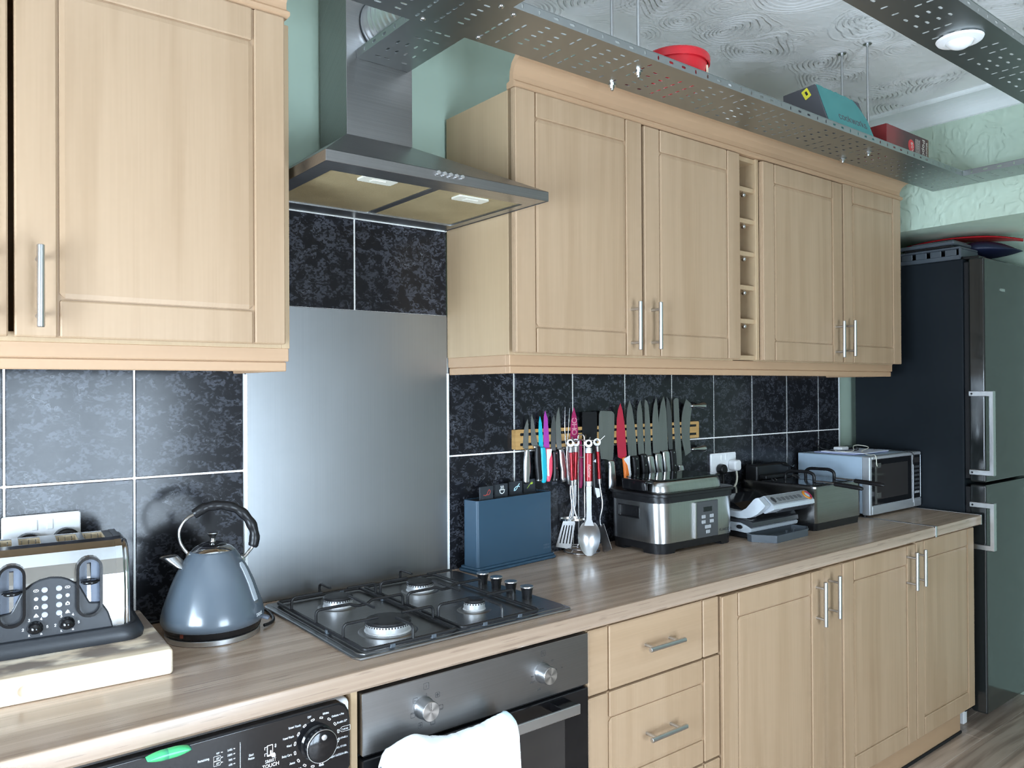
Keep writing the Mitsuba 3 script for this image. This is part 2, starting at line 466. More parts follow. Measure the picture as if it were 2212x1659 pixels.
# ------------------------------------------------------------------ doors and drawer fronts
def front(x0, x1, z0, z1, y, parent, mt='m_door', name='door', stile=.07, rail=.07, style='panel', th=.020, **lab):
    """A moulded front: proud stiles and rails, sunk panel with a sloping rim. y is its face."""
    g = .0022
    ms = [box(x0, x1, y + .006, y + th, z0, z1, .0015)]
    if style == 'plain':
        return put(name, box(x0, x1, y, y + th, z0, z1, .003), mt, parent, **lab)
    a, b = x0 + stile, x1 - stile
    ms += [box(x0, a - g, y, y + .008, z0, z1, .0028), box(b + g, x1, y, y + .008, z0, z1, .0028)]
    if style == 'panel':
        ms += [box(a + g, b - g, y, y + .008, z0, z0 + rail - g, .0028), box(a + g, b - g, y, y + .008, z1 - rail + g, z1, .0028)]
    key = put(name, cat(ms), mt, parent, **lab)
    if style == 'panel':
        put('panel', box(a + g * .6, b - g * .6, y + .0012, y + .010, z0 + rail + g * .6, z1 - rail - g * .6, (.009, .0042, .009)), mt, key)
    else:
        put('panel', box(a + g, b - g, y, y + .008, z0, z1, .0028), mt, key)
    return key

def bar_handle(cx, y, z0, z1, parent, horizontal=False, z=0.0, r=.0062, inset=.022, off=.036):
    """Satin bar handle on two posts; upright from z0 to z1 or, if horizontal, from x = z0 to z1 at height z."""
    if not horizontal:
        ms = [cyl((cx, y - off, z0), (cx, y - off, z1), r, 14, .0012)] + [cyl((cx, y + .001, q), (cx, y - off, q), .0045, 10) for q in (z0 + inset, z1 - inset)]
    else:
        ms = [cyl((z0, y - off, z), (z1, y - off, z), r, 14, .0012)] + [cyl((q, y + .001, z), (q, y - off, z), .0045, 10) for q in (z0 + inset, z1 - inset)]
    return put('handle', cat(ms), 'm_satin', parent, smooth=40, label='brushed steel bar handle')

# ------------------------------------------------------------------ wall cabinets
YD = -.337
def carcass(x0, x1, z0, z1, y0, parent, t=.018, backy=-.002):
    return put('carcass', cat(box(x0, x0 + t, y0, backy, z0, z1, .001), box(x1 - t, x1, y0, backy, z0, z1, .001), box(x0 + t, x1 - t, y0, backy, z0, z0 + t, .001),
                              box(x0 + t, x1 - t, y0, backy, z1 - t, z1, .001), box(x0 + t, x1 - t, backy - .006, backy, z0 + t, z1 - t, 0)), 'm_carcass', parent)
wc = thing('wall_cabinet', 'beech wall cabinet to the left of the cooker hood', 'cabinet')
carcass(-.34, .688, 1.545, 2.257, -.300, wc)
d = front(.170, .664, 1.552, 2.255, YD, wc, stile=.068)
bar_handle(.205, YD, 1.567, 1.712, d)
d = front(-.335, .160, 1.552, 2.255, YD, wc, stile=.068)
bar_handle(.125, YD, 1.567, 1.712, d)
wa = thing('wall_cabinet', 'double-door beech wall cabinet beside the cooker hood, left of the wine rack', 'cabinet')
carcass(1.300, 2.281, 1.545, 2.257, -.300, wa)
d = front(1.297, 1.786, 1.550, 2.255, YD, wa)
bar_handle(1.737, YD, 1.566, 1.710, d)
d = front(1.798, 2.277, 1.550, 2.252, YD, wa)
bar_handle(1.827, YD, 1.570, 1.713, d)
wcb = thing('wall_cabinet', 'double-door beech wall cabinet right of the wine rack, next to the fridge', 'cabinet')
carcass(2.402, 3.415, 1.545, 2.257, -.300, wcb)
d = front(2.408, 2.936, 1.548, 2.250, YD - .002, wcb)
bar_handle(2.884, YD, 1.566, 1.707, d)
d = front(2.951, 3.420, 1.548, 2.255, YD, wcb)
bar_handle(2.962, YD - .002, 1.572, 1.713, d)
# wine rack
wk = thing('wine_rack', 'narrow open beech wine rack with six pigeonholes between two wall cabinets', 'wine rack')
put('frame', cat(box(2.2825, 2.2865, -.300, -.002, 1.548, 2.255, .001), box(2.383, 2.4005, -.325, -.002, 1.548, 2.255, .0015), box(2.2865, 2.383, -.012, -.006, 1.548, 2.255, 0)), 'm_carcass', wk)
for q in (1.556, 1.683, 1.800, 1.918, 2.032, 2.142, 2.246):
    put('shelf', box(2.287, 2.383 if abs(q - 2.032) > .01 else 2.3965, -.318, -.012, q - .008, q + .008, .001), 'm_carcass', wk)
    if 1.6 < q < 2.2:
        put('bottle_stud', lathe([(0, -.016), (.006, -.014), (.0085, -.009), (.008, -.004), (.004, 0), (.004, .004)], 12).apply_translation([2.337, -.307, q - .010]), 'm_chrome', wk, smooth=True, label='chrome stud under the shelf')
# cornices and light pelmets
def cornice(x0, x1, name, label, fl0=0.0, fl1=0.0):
    outer = [(-.330, 2.2565), (-.336, 2.262), (-.336, 2.270), (-.328, 2.277), (-.3285, 2.292), (-.334, 2.311), (-.345, 2.327), (-.352, 2.332), (-.352, 2.339)]
    prof = [(-.300, 2.2565)] + outer + [(-.336, 2.339), (-.322, 2.322), (-.314, 2.300), (-.312, 2.276), (-.300, 2.272)]
    m = poly(Polygon(prof), 1.0)
    v = np.array(m.vertices)
    flare = np.clip((-.328 - v[:, 0]) / .024, 0, 1)
    xx = np.where(v[:, 2] > .5, x1 + fl1 * flare, x0 - fl0 * flare)
    return put(name, tm(np.c_[xx, v[:, 0], v[:, 1]], m.faces), 'm_trim', label=label, cat_='cornice')
cornice(-.34, .672, 'cornice', 'beech cornice on top of the cabinet left of the cooker hood', 0, .015)
cornice(1.297, 3.432, 'cornice', 'long beech cornice on top of the cabinets right of the cooker hood', -.006, .035)
def pelmet(x0, x1, name, label, ends):
    ms = []
    for (z0, z1, o) in ((1.5165, 1.546, 0), (1.495, 1.5155, .004), (1.510, 1.52, .008)):
        ms.append(box(x0 + o, x1 - o, -.300 + o, -.282 + o, z0, z1, .0018))
        if 'l' in ends: ms.append(box(x0 + o, x0 + .018 + o, -.282 + o, -.002, z0, z1, .0018))
        if 'r' in ends: ms.append(box(x1 - .018 - o, x1 - o, -.282 + o, -.002, z0, z1, .0018))
    return put(name, cat(ms), 'm_trim', label=label, cat_='pelmet')
pelmet(-.34, .686, 'pelmet', 'beech light pelmet under the cabinet left of the cooker hood', 'r')
pelmet(1.302, 3.412, 'pelmet', 'long beech light pelmet under the cabinets right of the cooker hood', 'lr')

# ------------------------------------------------------------------ base units
YB = -.580
du = thing('drawer_unit', 'beech base unit with a stack of drawers right of the oven', 'drawers')
put('carcass', box(1.320, 1.826, -.558, -.03, .135, .872, .001), 'm_carcass', du)
d = front(1.318, 1.823, .709, .867, YB, du, 'm_drawer', 'drawer', .070, style='stiles'); bar_handle(0, YB, 1.500, 1.636, d, True, .793)
d = front(1.318, 1.826, .421, .703, YB, du, 'm_door', 'drawer', .070, .064); bar_handle(0, YB, 1.503, 1.640, d, True, .565)
d = front(1.318, 1.826, .139, .415, YB, du, 'm_door', 'drawer', .070, .064); bar_handle(0, YB, 1.503, 1.640, d, True, .28)
bc = thing('base_cabinet', 'single-door beech base cabinet next to the drawer unit', 'cabinet')
put('carcass', box(1.829, 2.363, -.558, -.03, .135, .872, .001), 'm_carcass', bc)
d = front(1.833, 2.361, .132, .864, YB - .006, bc, stile=.073); bar_handle(2.316, YB - .004, .695, .836, d, off=.034)
bn = thing('base_cabinet', 'narrow plain beech pull-out unit between the wider base cabinets', 'cabinet')
put('carcass', box(2.366, 2.487, -.556, -.03, .135, .872, .001), 'm_carcass', bn)
d = front(2.367, 2.487, .132, .864, YB + .004, bn, style='plain'); bar_handle(2.404, YB, .704, .842, d)
bd = thing('base_cabinet', 'double-door beech base cabinet at the end of the worktop, next to the fridge', 'cabinet')
put('carcass', box(2.490, 3.515, -.558, -.03, .135, .872, .001), 'm_carcass', bd)
d = front(2.491, 3.005, .132, .864, YB, bd, stile=.068); bar_handle(2.939, YB, .707, .846, d)
d = front(3.010, 3.520, .132, .868, YB, bd, stile=.062); bar_handle(3.001, YB - .002, .713, .849, d)
put('plinth', box(1.32, 3.512, -.524, -.508, .002, .134, .001), 'm_trim', label='beech plinth board under the base cabinets', cat_='plinth')
put('plinth_seal', box(1.32, 3.513, -.530, -.524, .001, .012, .001), 'm_black_matt', label='grey rubber seal strip along the foot of the plinth', cat_='seal strip')
# worktop: two lengths and a metal joint strip
def counter(x0, x1, name, label):
    pts = [(-.592, .880), (-.588, .875), (-.010, .875), (-.010, .914), (-.586, .914), (-.590, .912), (-.592, .908)]
    pts = [(-.02 + 0.02 if y == -.010 else y, z) for y, z in pts]
    m = poly(Polygon([(y if y < -.02 else -.001, z) for y, z in pts]), x1 - x0)
    return put(name, to_side(m, x0), 'm_worktop', label=label, cat_='worktop', smooth=30)
counter(-.98, 3.140, 'worktop', 'long grey-brown wood-grain worktop running under the hob and appliances')
counter(3.149, 3.566, 'worktop', 'short end piece of wood-grain worktop under the microwave, against the fridge')
put('joint_strip', cat(box(3.139, 3.150, -.5945, -.003, .9135, .9158, .0007), box(3.139, 3.150, -.5955, -.592, .874, .9158, .0007)), 'm_satin', label='thin metal strip covering the worktop joint', cat_='joint strip')
put('joint_strip', box(3.564, 3.571, -.592, -.003, .874, .9160, .0007), 'm_satin', label='thin metal edge strip at the worktop end beside the fridge', cat_='edge strip')
put('support_panel', box(.694, .708, -.574, -.03, .002, .874, .001), 'm_carcass', label='beech support panel between washing machine and oven', cat_='panel')
# steel splashback
sp = thing('splashback', 'large brushed steel splashback panel behind the hob', 'splashback')
put('sheet', box(.697, 1.298, -.0025, -.0003, .915, 1.671, .0006), 'm_splash', sp)
put('edge_trim', box(.690, .699, -.006, .004, .914, 1.494, .001), 'm_white_paint', sp, label='white strip on the left edge')
put('edge_trim', box(1.297, 1.304, -.005, .004, .914, 1.50, .001), 'm_white_paint', sp, label='white strip on the right edge')
# ================================================================== CABLE TRAYS, RODS, HOOD
ZT = 2.292
def tray(name, along, a0, a1, b0, b1, label, lip=.020, lips=(True, True), off=.025):
    """A perforated tray: along 'x' or 'y' from a0 to a1; across from b0 to b1; slots in pairs of columns set along and across."""
    holes, lipholes = [], []
    rowsn = int((b1 - b0 - .03) / .0253)
    r0 = (b0 + b1) / 2 - (rowsn - 1) * .0253 / 2
    k = 0
    a = a0 + off
    while a < a1 - .012:
        turned = (k // 2) % 2
        for j in range(rowsn):
            if turned and (j + k // 4) % 3 == 2 and j in (0, rowsn - 1): continue
            if not turned and j == (k // 2) % rowsn: continue
            holes.append(slot(a, r0 + j * .0253, .017, .0068, 90 if not turned else 0))
        lipholes.append(slot(a, lip * .52, .017 if turned else .011, .0062, 0 if turned else 90))
        a += .05; k += 1
    plate = sbox(a0, b0, a1, b1).difference(unary_union(holes))
    ms = [poly(plate, .0012).apply_translation([0, 0, ZT])]
    strip = sbox(a0, 0, a1, lip).difference(unary_union(lipholes))
    for bb, on in ((b0, lips[0]), (b1, lips[1])):
        if on:
            q = poly(strip, .0012); v = np.array(q.vertices)
            s = 0 if bb == b0 else -.0012
            ms.append(tm(np.c_[v[:, 0], bb + s + .0012 - v[:, 2], ZT + v[:, 1]], q.faces))
            ms.append(box(a0, a1, bb - .0008, bb + .0008, ZT + lip - .001, ZT + lip + .001, .0004))
    m = cat(ms)
    if along == 'y':
        v = np.array(m.vertices); m = tm(np.c_[v[:, 1], v[:, 0], v[:, 2]], m.faces[:, ::-1])
    return m
def tray_thing(label, m, joints=()):
    t = thing('cable_tray', label, 'cable tray')
    put('tray', m, 'm_galv', t)
    for (x, y) in joints:
        put('bolt', lathe([(0, -.0045), (.004, -.0042), (.0062, -.0024), (.0066, 0)], 12).apply_translation([x, y, ZT]), 'm_chrome', t, smooth=True)
    return t
mt = tray('cable_tray', 'x', 1.075, 3.53, -.612, -.424, '')
mt2 = tray('cable_tray', 'x', .30, 1.0755, -.612, -.424, '', lips=(False, False))
tray_thing('long perforated steel tray hung in front of the cornice, boxes lying in it', cat(mt, mt2), [(1.096, -.585), (1.10, -.445), (.93, -.585), (.945, -.445)])
tray_thing('short perforated steel tray reaching from the long tray to the hood chimney', tray('t', 'y', -.4235, -.161, .925, 1.076, '', off=.02).apply_translation([0, 0, .0014]))
tray_thing('perforated steel tray branching off the long tray towards the room at the top left', tray('t', 'y', -1.07, -.6135, .88, 1.072, '').apply_translation([0, 0, -.0014]), [(.99, -.60), (1.05, -.60)])
tray_thing('perforated steel tray running across in front of the plastered beam', tray('t', 'y', -1.07, -.6135, 3.362, 3.53, ''))
tray_thing('nearer perforated steel tray with the white spotlight, at the top right', tray('t', 'x', .30, 3.6, -1.226, -1.0715, ''))
for (x, y, lab) in ((1.565, -.431, 'first rod from the left, behind its partner nearer the room'), (1.556, -.537, 'second rod from the left, just left of the red tub'), (2.748, -.447, 'third rod from the left, in front of the teal box'), (2.741, -.547, 'rightmost rod, at the right end of the teal box')):
    t = thing('threaded_rod', 'thin threaded hanging rod, ' + lab, 'rod')
    zs = np.linspace(ZT - .016, ZC - .003, 120)
    put('rod', tube([(x, y, q) for q in zs], [.0040 + .0003 * (i % 2) for i in range(120)], 8), 'm_satin', t, smooth=True)
    put('washer', cat(cyl((x, y, ZC - .0035), (x, y, ZC - .001), .015, 16), cyl((x, y, ZC - .011), (x, y, ZC - .0035), .0062, 6)), 'm_satin', t)
    put('nut', cat(cyl((x, y, ZT - .004), (x, y, ZT - .0005), .011, 16), cyl((x, y, ZT - .0105), (x, y, ZT - .004), .0066, 6)), 'm_chrome', t)
# spotlight in the nearer tray
sl = thing('spotlight', 'round white spotlight set into the nearer cable tray', 'light')
put('rim', lathe([(.030, -.001), (.049, -.001), (.052, -.003), (.049, -.008), (.034, -.012), (.030, -.009), (.030, -.001)], 32).apply_translation([2.021, -1.147, ZT]), 'm_white', sl, smooth=40)
put('eyeball', lathe([(0, -.026), (.014, -.0245), (.024, -.019), (.030, -.009), (.030, -.002)], 32).apply_translation([2.021, -1.147, ZT]), 'm_white', sl, smooth=True)

# cooker hood
hd = thing('cooker_hood', 'stainless steel chimney cooker hood above the hob', 'cooker hood')
HX0, HX1, HY = .695, 1.294, -.473
rim = cat(box(HX0, HX1, HY, HY + .0025, 1.922, 1.946, .0008), box(HX0, HX0 + .0025, HY + .0025, -.003, 1.922, 1.946, .0006), box(HX1 - .0025, HX1, HY + .0025, -.003, 1.922, 1.946, .0006))
a, b, z0, z1 = (HX0, HX1), (.898, 1.088), 1.946, 2.096
pv = [(a[0], HY, z0), (a[1], HY, z0), (a[1], -.003, z0), (a[0], -.003, z0), (b[0], -.159, z1), (b[1], -.159, z1), (b[1], -.003, z1), (b[0], -.003, z1)]
put('canopy', cat(rim, tm(pv, [[0, 1, 5], [0, 5, 4], [1, 2, 6], [1, 6, 5], [3, 0, 4], [3, 4, 7]])), 'm_steel_dark', hd)
put('underside', cat([poly(sbox(HX0 + .002, HY + .002, HX1 - .002, -.003).difference(sbox(.738, -.405, 1.266, -.072)), .004).apply_translation([0, 0, 1.9235])]), 'm_steel_x', hd)
for x0, x1 in ((.742, .998), (1.022, 1.262)):
    put('filter', box(x0, x1, -.400, -.076, 1.9275, 1.9305, .001), 'm_filter', hd, label='grease-stained mesh filter')
put('filter_frame', cat(box(.999, 1.0205, -.404, -.073, 1.9265, 1.933, .001), box(.738, .742, -.404, -.073, 1.926, 1.932, 0), box(1.262, 1.266, -.404, -.073, 1.926, 1.932, 0), box(.738, 1.266, -.404, -.400, 1.926, 1.932, 0), box(.738, 1.266, -.076, -.072, 1.926, 1.932, 0)), 'm_steel_x', hd)
for x0, x1, y0 in ((.819, .905, -.404), (1.087, 1.177, -.383)):
    w = put('lamp_cover', cat(poly(rrect(x0, y0, x1, y0 + .042, .006), .004).apply_translation([0, 0, 1.9235])), 'm_lampcover', hd, label='off-white filter latch plate')
    put('latch', box(x0 + .026, x1 - .026, y0 + .012, y0 + .030, 1.9215, 1.9238, .001), 'm_lampcover', w)
for i in range(5):
    x = .963 + i * .01625
    put('button', cat(cyl((x, HY, 1.9395), (x, HY - .009, 1.9395), .0048, 14, .0008)), 'm_chrome', hd, smooth=35)
put('chimney', cat(box(.898, 1.088, -.159, -.1575, 2.096, ZC - .002, .0006), box(.898, .8995, -.1575, -.003, 2.096, ZC - .002, .0004), box(1.0865, 1.088, -.1575, -.003, 2.096, ZC - .002, .0004)), 'm_steel_dark', hd)
# flexible duct out of the chimney
n = 90
pp = spline([(1.005, -.1605, 2.392), (1.005, -.26, 2.392), (1.01, -.42, 2.393), (1.02, -.62, 2.394), (1.03, -.80, 2.394)], n)
put('air_duct', tube(pp, [.070 + .0022 * (i % 3 == 0) - .001 * (i % 3 == 1) for i in range(n)], 36), 'm_alu', smooth=True, label='ribbed aluminium air duct coming out of the hood chimney', cat_='duct')
mat('m_filter', P_(lambda p, n, uv: mix((0.20, 0.150, 0.075), (0.34, 0.27, 0.15), 0.5 * noise(p.x * 900, p.y * 900, 1) + 0.5 * fbm(p.x * 14, p.y * 14, 2, 3))), 0.55)
mat('m_lampcover', (0.62, 0.61, 0.52), 0.4)
mat('m_alu', (0.88, 0.90, 0.92), 0.34, 1.0)

# things lying in the long tray
mat('m_red', (0.50, 0.012, 0.020), 0.3)
mat('m_teal', P_(lambda p, n, uv: mix((0.055, 0.22, 0.215), (0.075, 0.27, 0.26), fbm(p.x * 12, p.z * 12, 1, 3))), 0.6)
mat('m_card_grey', (0.075, 0.075, 0.085), 0.6)
mat('m_yellow', (0.75, 0.68, 0.05), 0.5)
tb = thing('plastic_tub', 'red plastic sweet tub lying in the long cable tray', 'tub')
put('tub', lathe([(0, 0), (.074, 0), (.078, .004), (.088, .066), (.088, .070), (0, .070)], 40).apply_translation([1.727, -.519, ZT + .0015]), 'm_red', tb, smooth=30)
put('lid', lathe([(.090, .058), (.0945, .058), (.0955, .070), (.094, .078), (.089, .083), (.070, .084), (.066, .081), (0, .081)], 48).apply_translation([1.727, -.519, ZT + .0015]), 'm_red', tb, smooth=30)
ang = np.radians(np.linspace(-62, -30, 9))
lab = loft([[(1.727 + .0895 * math.cos(t), -.519 + .0895 * math.sin(t), ZT + .022), (1.727 + .0895 * math.cos(t), -.519 + .0895 * math.sin(t), ZT + .052 - .02 * i / 8), (1.727 + .085 * math.cos(t), -.519 + .085 * math.sin(t), ZT + .052 - .02 * i / 8), (1.727 + .085 * math.cos(t), -.519 + .085 * math.sin(t), ZT + .022)] for i, t in enumerate(ang)])
put('paper_label', lab, 'm_cream', tb, label='cream label with red print')
mat('m_cream', (0.70, 0.62, 0.45), 0.5)
for x, y, r, h, lab in ((1.985, -.497, .0165, .075, 'white plastic bottle lying upright in the cable tray, leftmost of three small caps'), (2.045, -.475, .017, .088, 'white plastic bottle cap in the cable tray, biggest of three'), (2.085, -.480, .010, .080, 'smallest white plastic cap in the cable tray, rightmost of three')):
    t = thing('white_bottle', lab, 'bottle')
    put('bottle', lathe([(0, 0), (r * 1.5, 0), (r * 1.5, h - .03), (r * .8, h - .02), (r * .8, h - .015)], 20).apply_translation([x, y, ZT + .0015]), 'm_white', t, smooth=30)
    put('cap', lathe([(r * .9, h - .022), (r, h - .020), (r, h - .001), (r - .002, h), (0, h)], 20).apply_translation([x, y, ZT + .0015]), 'm_white', t, smooth=30)
bx = thing('cardboard_box', 'teal and grey cardboard box leaning in the long cable tray', 'box')
prof = np.array([(-.597, ZT + .003), (-.541, 2.456), (-.425, 2.450), (-.432, ZT + .003)])
put('body', to_side(poly(Polygon(prof), .286), 2.402), 'm_card_grey', bx)
edge = [(x, t) for x, t in zip(np.linspace(2.412, 2.700, 20), [0, .0, .001, -.003, -.001, -.002, .0, -.004, .001, -.001, -.003, -.002, .0, -.002, -.006, -.002, -.014, -.03, -.05, -.075])]
def face_pt(x, t, d):   # t: 0 at the foot, 1 at the top of the leaning face
    p0, p1 = np.array([-.597, ZT + .003]), np.array([-.541, 2.456])
    q = p0 + (p1 - p0) * t; nrm = np.array([-(p1 - p0)[1], (p1 - p0)[0]]) / np.linalg.norm(p1 - p0)
    q = q + nrm * d
    return (x, q[0], q[1])
def on_face(m, depth0=.0):
    v = np.array(m.vertices)   # x along, y up the face in metres, z out of it
    L = math.hypot(.056, 2.456 - ZT - .003)
    return tm(np.array([face_pt(a, b / L, c + depth0) for a, b, c in v]), m.faces)
pl = Polygon([(2.409, 0), (2.705, 0)] + [(x, .173 + t) for x, t in edge[::-1]])
put('front_sheet', on_face(poly(pl, .0012), .0005), 'm_teal', bx, label='teal printed front')
put('lettering', on_face(text('cookworks', .026, .0005).apply_translation([2.492, .058, 0]), .0018), 'm_card_grey', bx)
put('price_sticker', to_side(poly(affinity.translate(affinity.rotate(rrect(-.017, -.012, .017, .012, .002), 62), -.512, 2.432), .0008), 2.4009), 'm_yellow', bx, label='yellow price sticker')
put('price_sticker', to_side(poly(affinity.translate(affinity.rotate(sbox(-.007, -.0035, .007, .0035), 62), -.513, 2.433), .0008), 2.4003), 'm_print_dark', bx, label='dark print on the sticker')
pc = thing('popcorn_box', 'dark red popcorn box lying in the long cable tray at its far end', 'box')
put('body', xf(box(-.165, .165, -.06, .06, 0, .110, .001), (2.985, -.515, ZT + .0015), 0), 'm_popcorn', pc)
mat('m_popcorn', P_(lambda p, n, uv: mix(mix((0.19, 0.022, 0.022), (0.045, 0.010, 0.011), smoothstep(2.86, 3.0, p.x + 0.03 * noise(p.x * 40, p.z * 40, 1))), (0.10, 0.045, 0.015), smoothstep(3.135, 3.145, p.x))), 0.4)
def on_pop(m):
    v = np.array(m.vertices); return xf(tm(np.c_[v[:, 0], -.0601 - v[:, 2], v[:, 1]], m.faces), (2.985, -.515, ZT + .0015), 0)
put('emblem', on_pop(poly(Point(.022, .062).buffer(.024), .0006)), 'm_red', pc, label='round red emblem')
put('lettering', on_pop(cat(xf(text('Popcorn', .020, .0008), (.112, .102, 0), -90), xf(text('Microwave', .012, .0008), (.142, .095, 0), -90), xf(text('50%', .014, .0014), (.018, .074, 0), -80), *[sbox_ for sbox_ in (poly(sbox(.058 + .010 * i, .022, .0605 + .010 * i, .095), .0006) for i in range(4))])), 'm_print_pale', pc)
mat('m_print_pale', (0.55, 0.50, 0.45), 0.5)

# ================================================================== FRIDGE-FREEZER and what lies on it
fg = thing('fridge_freezer', 'tall black fridge-freezer with two chrome bracket handles', 'fridge')
FX0, FX1, FZ = 3.600, 4.150, 1.997
mat('m_fridge_side', P_(lambda p, n, uv: mix((0.006, 0.009, 0.012), (0.012, 0.016, 0.020), fbm(p.y * 3, p.z * 3, 1, 3))), 0.5, spec=0.14)
mat('m_fridge_door', (0.012, 0.014, 0.014), 0.09, spec=0.7)
put('body', box(FX0, FX1, -.512, -.030, .06, FZ, .004), 'm_fridge_side', fg)
for z0, z1, hz0, hz1 in ((1.046, FZ - .002, 1.078, 1.431), (.075, 1.036, .766, .964)):
    dk = put('door', cat(rblock(FX0, FX1, -.597, -.534, z0, z1, .008, 12)), 'm_fridge_door', fg, smooth=40, label='glossy black door')
    put('door_seal', box(FX0 + .012, FX1 - .012, -.535, -.512, z0 + .012, z1 - .012, .002), 'm_black_matt', dk)
    x0 = FX0 - .0045
    hm = cat(box(x0 - .016, x0 + .004, -.630, -.540, hz1 - .022, hz1, .0015), box(x0 - .016, x0 + .004, -.630, -.540, hz0, hz0 + .022, .0015), box(x0 - .016, x0 + .012, -.634, -.618, hz0, hz1, .0015))
    h = put('handle', hm, 'm_satin', dk, label='chrome bracket handle')
    for q in (hz0 + .011, hz1 - .011): put('screw', cyl((x0 - .0175, -.552, q), (x0 - .014, -.552, q), .0042, 12), 'm_black', h) if h.count('__') < 2 else put('screw', cyl((x0 - .0175, -.552, q), (x0 - .014, -.552, q), .0042, 12), 'm_black', dk)
put('badge', cat(box(3.775, 3.815, -.5985, -.5965, 1.862, 1.874, .0005), xf(cyl((0, 0, 0), (0, -.002, 0), .006, 16), (3.765, -.5965, 1.868))), 'm_satin', fg, label='small silver badge')
put('foot', box(3.606, 3.640, -.50, -.46, .0, .06, .004), 'm_white', fg, label='white adjustable foot')
put('foot', box(4.10, 4.14, -.50, -.46, .0, .06, .004), 'm_white', fg)
put('top_hinge', box(3.64, 3.72, -.56, -.45, FZ, FZ + .014, .003), 'm_black', fg)
# crate
cr = thing('plastic_crate', 'grey slatted plastic crate upside down on top of the fridge', 'crate')
mat('m_grey_plastic', (0.060, 0.072, 0.085), 0.35)
cx0, cx1, cy0, cy1 = 3.615, 3.80, -.497, -.235
ms = [box(cx0, cx1, cy0, cy1, 2.046, 2.056, .003)]
for i in range(4):
    y = cy0 + .018 + i * .0625
    ms.append(box(cx0 + .006, cx0 + .012, y, y + .047, 2.0175, 2.046, .002))
ms += [box(cx0 - .002, cx0 + .010, cy0 - .004, cy0 + .006, 2.006, 2.050, .004), box(cx0 - .002, cx0 + .010, cy1 - .006, cy1 + .004, 2.006, 2.050, .004), box(cx0, cx0 + .012, cy0, cy1, 1.9985, 2.019, .002)]
ms += [box(cx1 - .010, cx1, cy0, cy1, 1.9985, 2.046, .002), box(cx0 + .012, cx1 - .01, cy1 - .006, cy1, 1.9985, 2.046, .002), box(cx0 + .012, cx1 - .01, cy0, cy0 + .006, 2.012, 2.046, .002)]
put('body', cat(ms), 'm_grey_plastic', cr)
rk = thing('folding_tray', 'flat grey folded tray stacked on the crate on the fridge', 'tray')
put('frame', cat(box(3.605, 3.79, -.475, -.232, 2.066, 2.082, .004), box(3.64, 3.78, -.46, -.28, 2.082, 2.092, .003)), 'm_grey_plastic', rk)
put('rail', box(3.612, 3.79, -.46, -.26, 2.0565, 2.066, .002), 'm_black', rk)
put('pivot', cyl((3.6035, -.245, 2.074), (3.612, -.245, 2.074), .006, 14), 'm_satin', rk)
# red tray and navy bag
def leaf(cx, cy, cz, L, W, lift, mesh_n=20):
    P = []
    us = np.linspace(-1, 1, mesh_n)
    rings = []
    for u in us:
        w = W * (1 - abs(u) ** 2.4) + .006
        z = cz + lift * (1 - u * u)
        rings.append([(cx + L * u, cy - w, z - .002 - .012 * (1 - u * u)), (cx + L * u, cy - w, z + .004 - .012 * (1 - u * u)), (cx + L * u, cy, z + .008), (cx + L * u, cy + w, z + .004), (cx + L * u, cy + w, z - .002), (cx + L * u, cy, z - .006)])
    return loft(rings)
put('plastic_tray', xf(leaf(0, 0, 0, .235, .10, .026), (3.905, -.395, 2.1095), -62, 0, 0), 'm_red', smooth=50, label='red curved plastic tray lying uppermost on the fridge under the beam', cat_='tray')
nb = []
for t in np.linspace(0, 1, 15):
    y = -.36 - .245 * t
    hgt = .045 * math.sin(math.pi * min(1, .25 + t * .78)) ** .8 + .004
    wd = .045 + .105 * math.sin(math.pi * (t * .9 + .08))
    zc = 2.058 + .010 * math.sin(math.pi * t)
    nb.append([(3.955 + wd * math.cos(a), y, zc + hgt * math.sin(a) * (1.0 if math.sin(a) > 0 else .55)) for a in np.linspace(0, 2 * np.pi, 20, endpoint=False)])
put('cloth_bag', loft(nb), 'm_navy', smooth=True, label='dark navy folded bag drooping over the front of the fridge top', cat_='bag')
mat('m_navy', (0.010, 0.014, 0.040), 0.5)
# ================================================================== HOB
ZW = .914
hb = thing('gas_hob', 'four-burner steel gas hob with black pan supports set in the worktop', 'hob')
mat('m_hob', P_(lambda p, n, uv: mix((0.30, 0.295, 0.29), (0.38, 0.375, 0.37), 0.5 * noise(p.x * 8, p.y * 900, 1) + 0.5 * fbm(p.x * 9, p.y * 9, 2, 3))), 0.33, 1.0)
mat('m_hob_rim', (0.42, 0.43, 0.44), 0.30, 1.0)
mat('m_iron', (0.010, 0.010, 0.011), 0.38, spec=0.5)
mat('m_alu_cast', (0.74, 0.75, 0.76), 0.42, 0.7)
put('tray', slab(rrect(.722, -.546, 1.305, -.036, .012), .006, .004).apply_translation([0, 0, ZW + .0003]), 'm_hob_rim', hb, smooth=40)
put('plate', slab(rrect(.736, -.530, 1.298, -.046, .010), .0022, .0015).apply_translation([0, 0, ZW + .0058]), 'm_hob', hb, smooth=40)
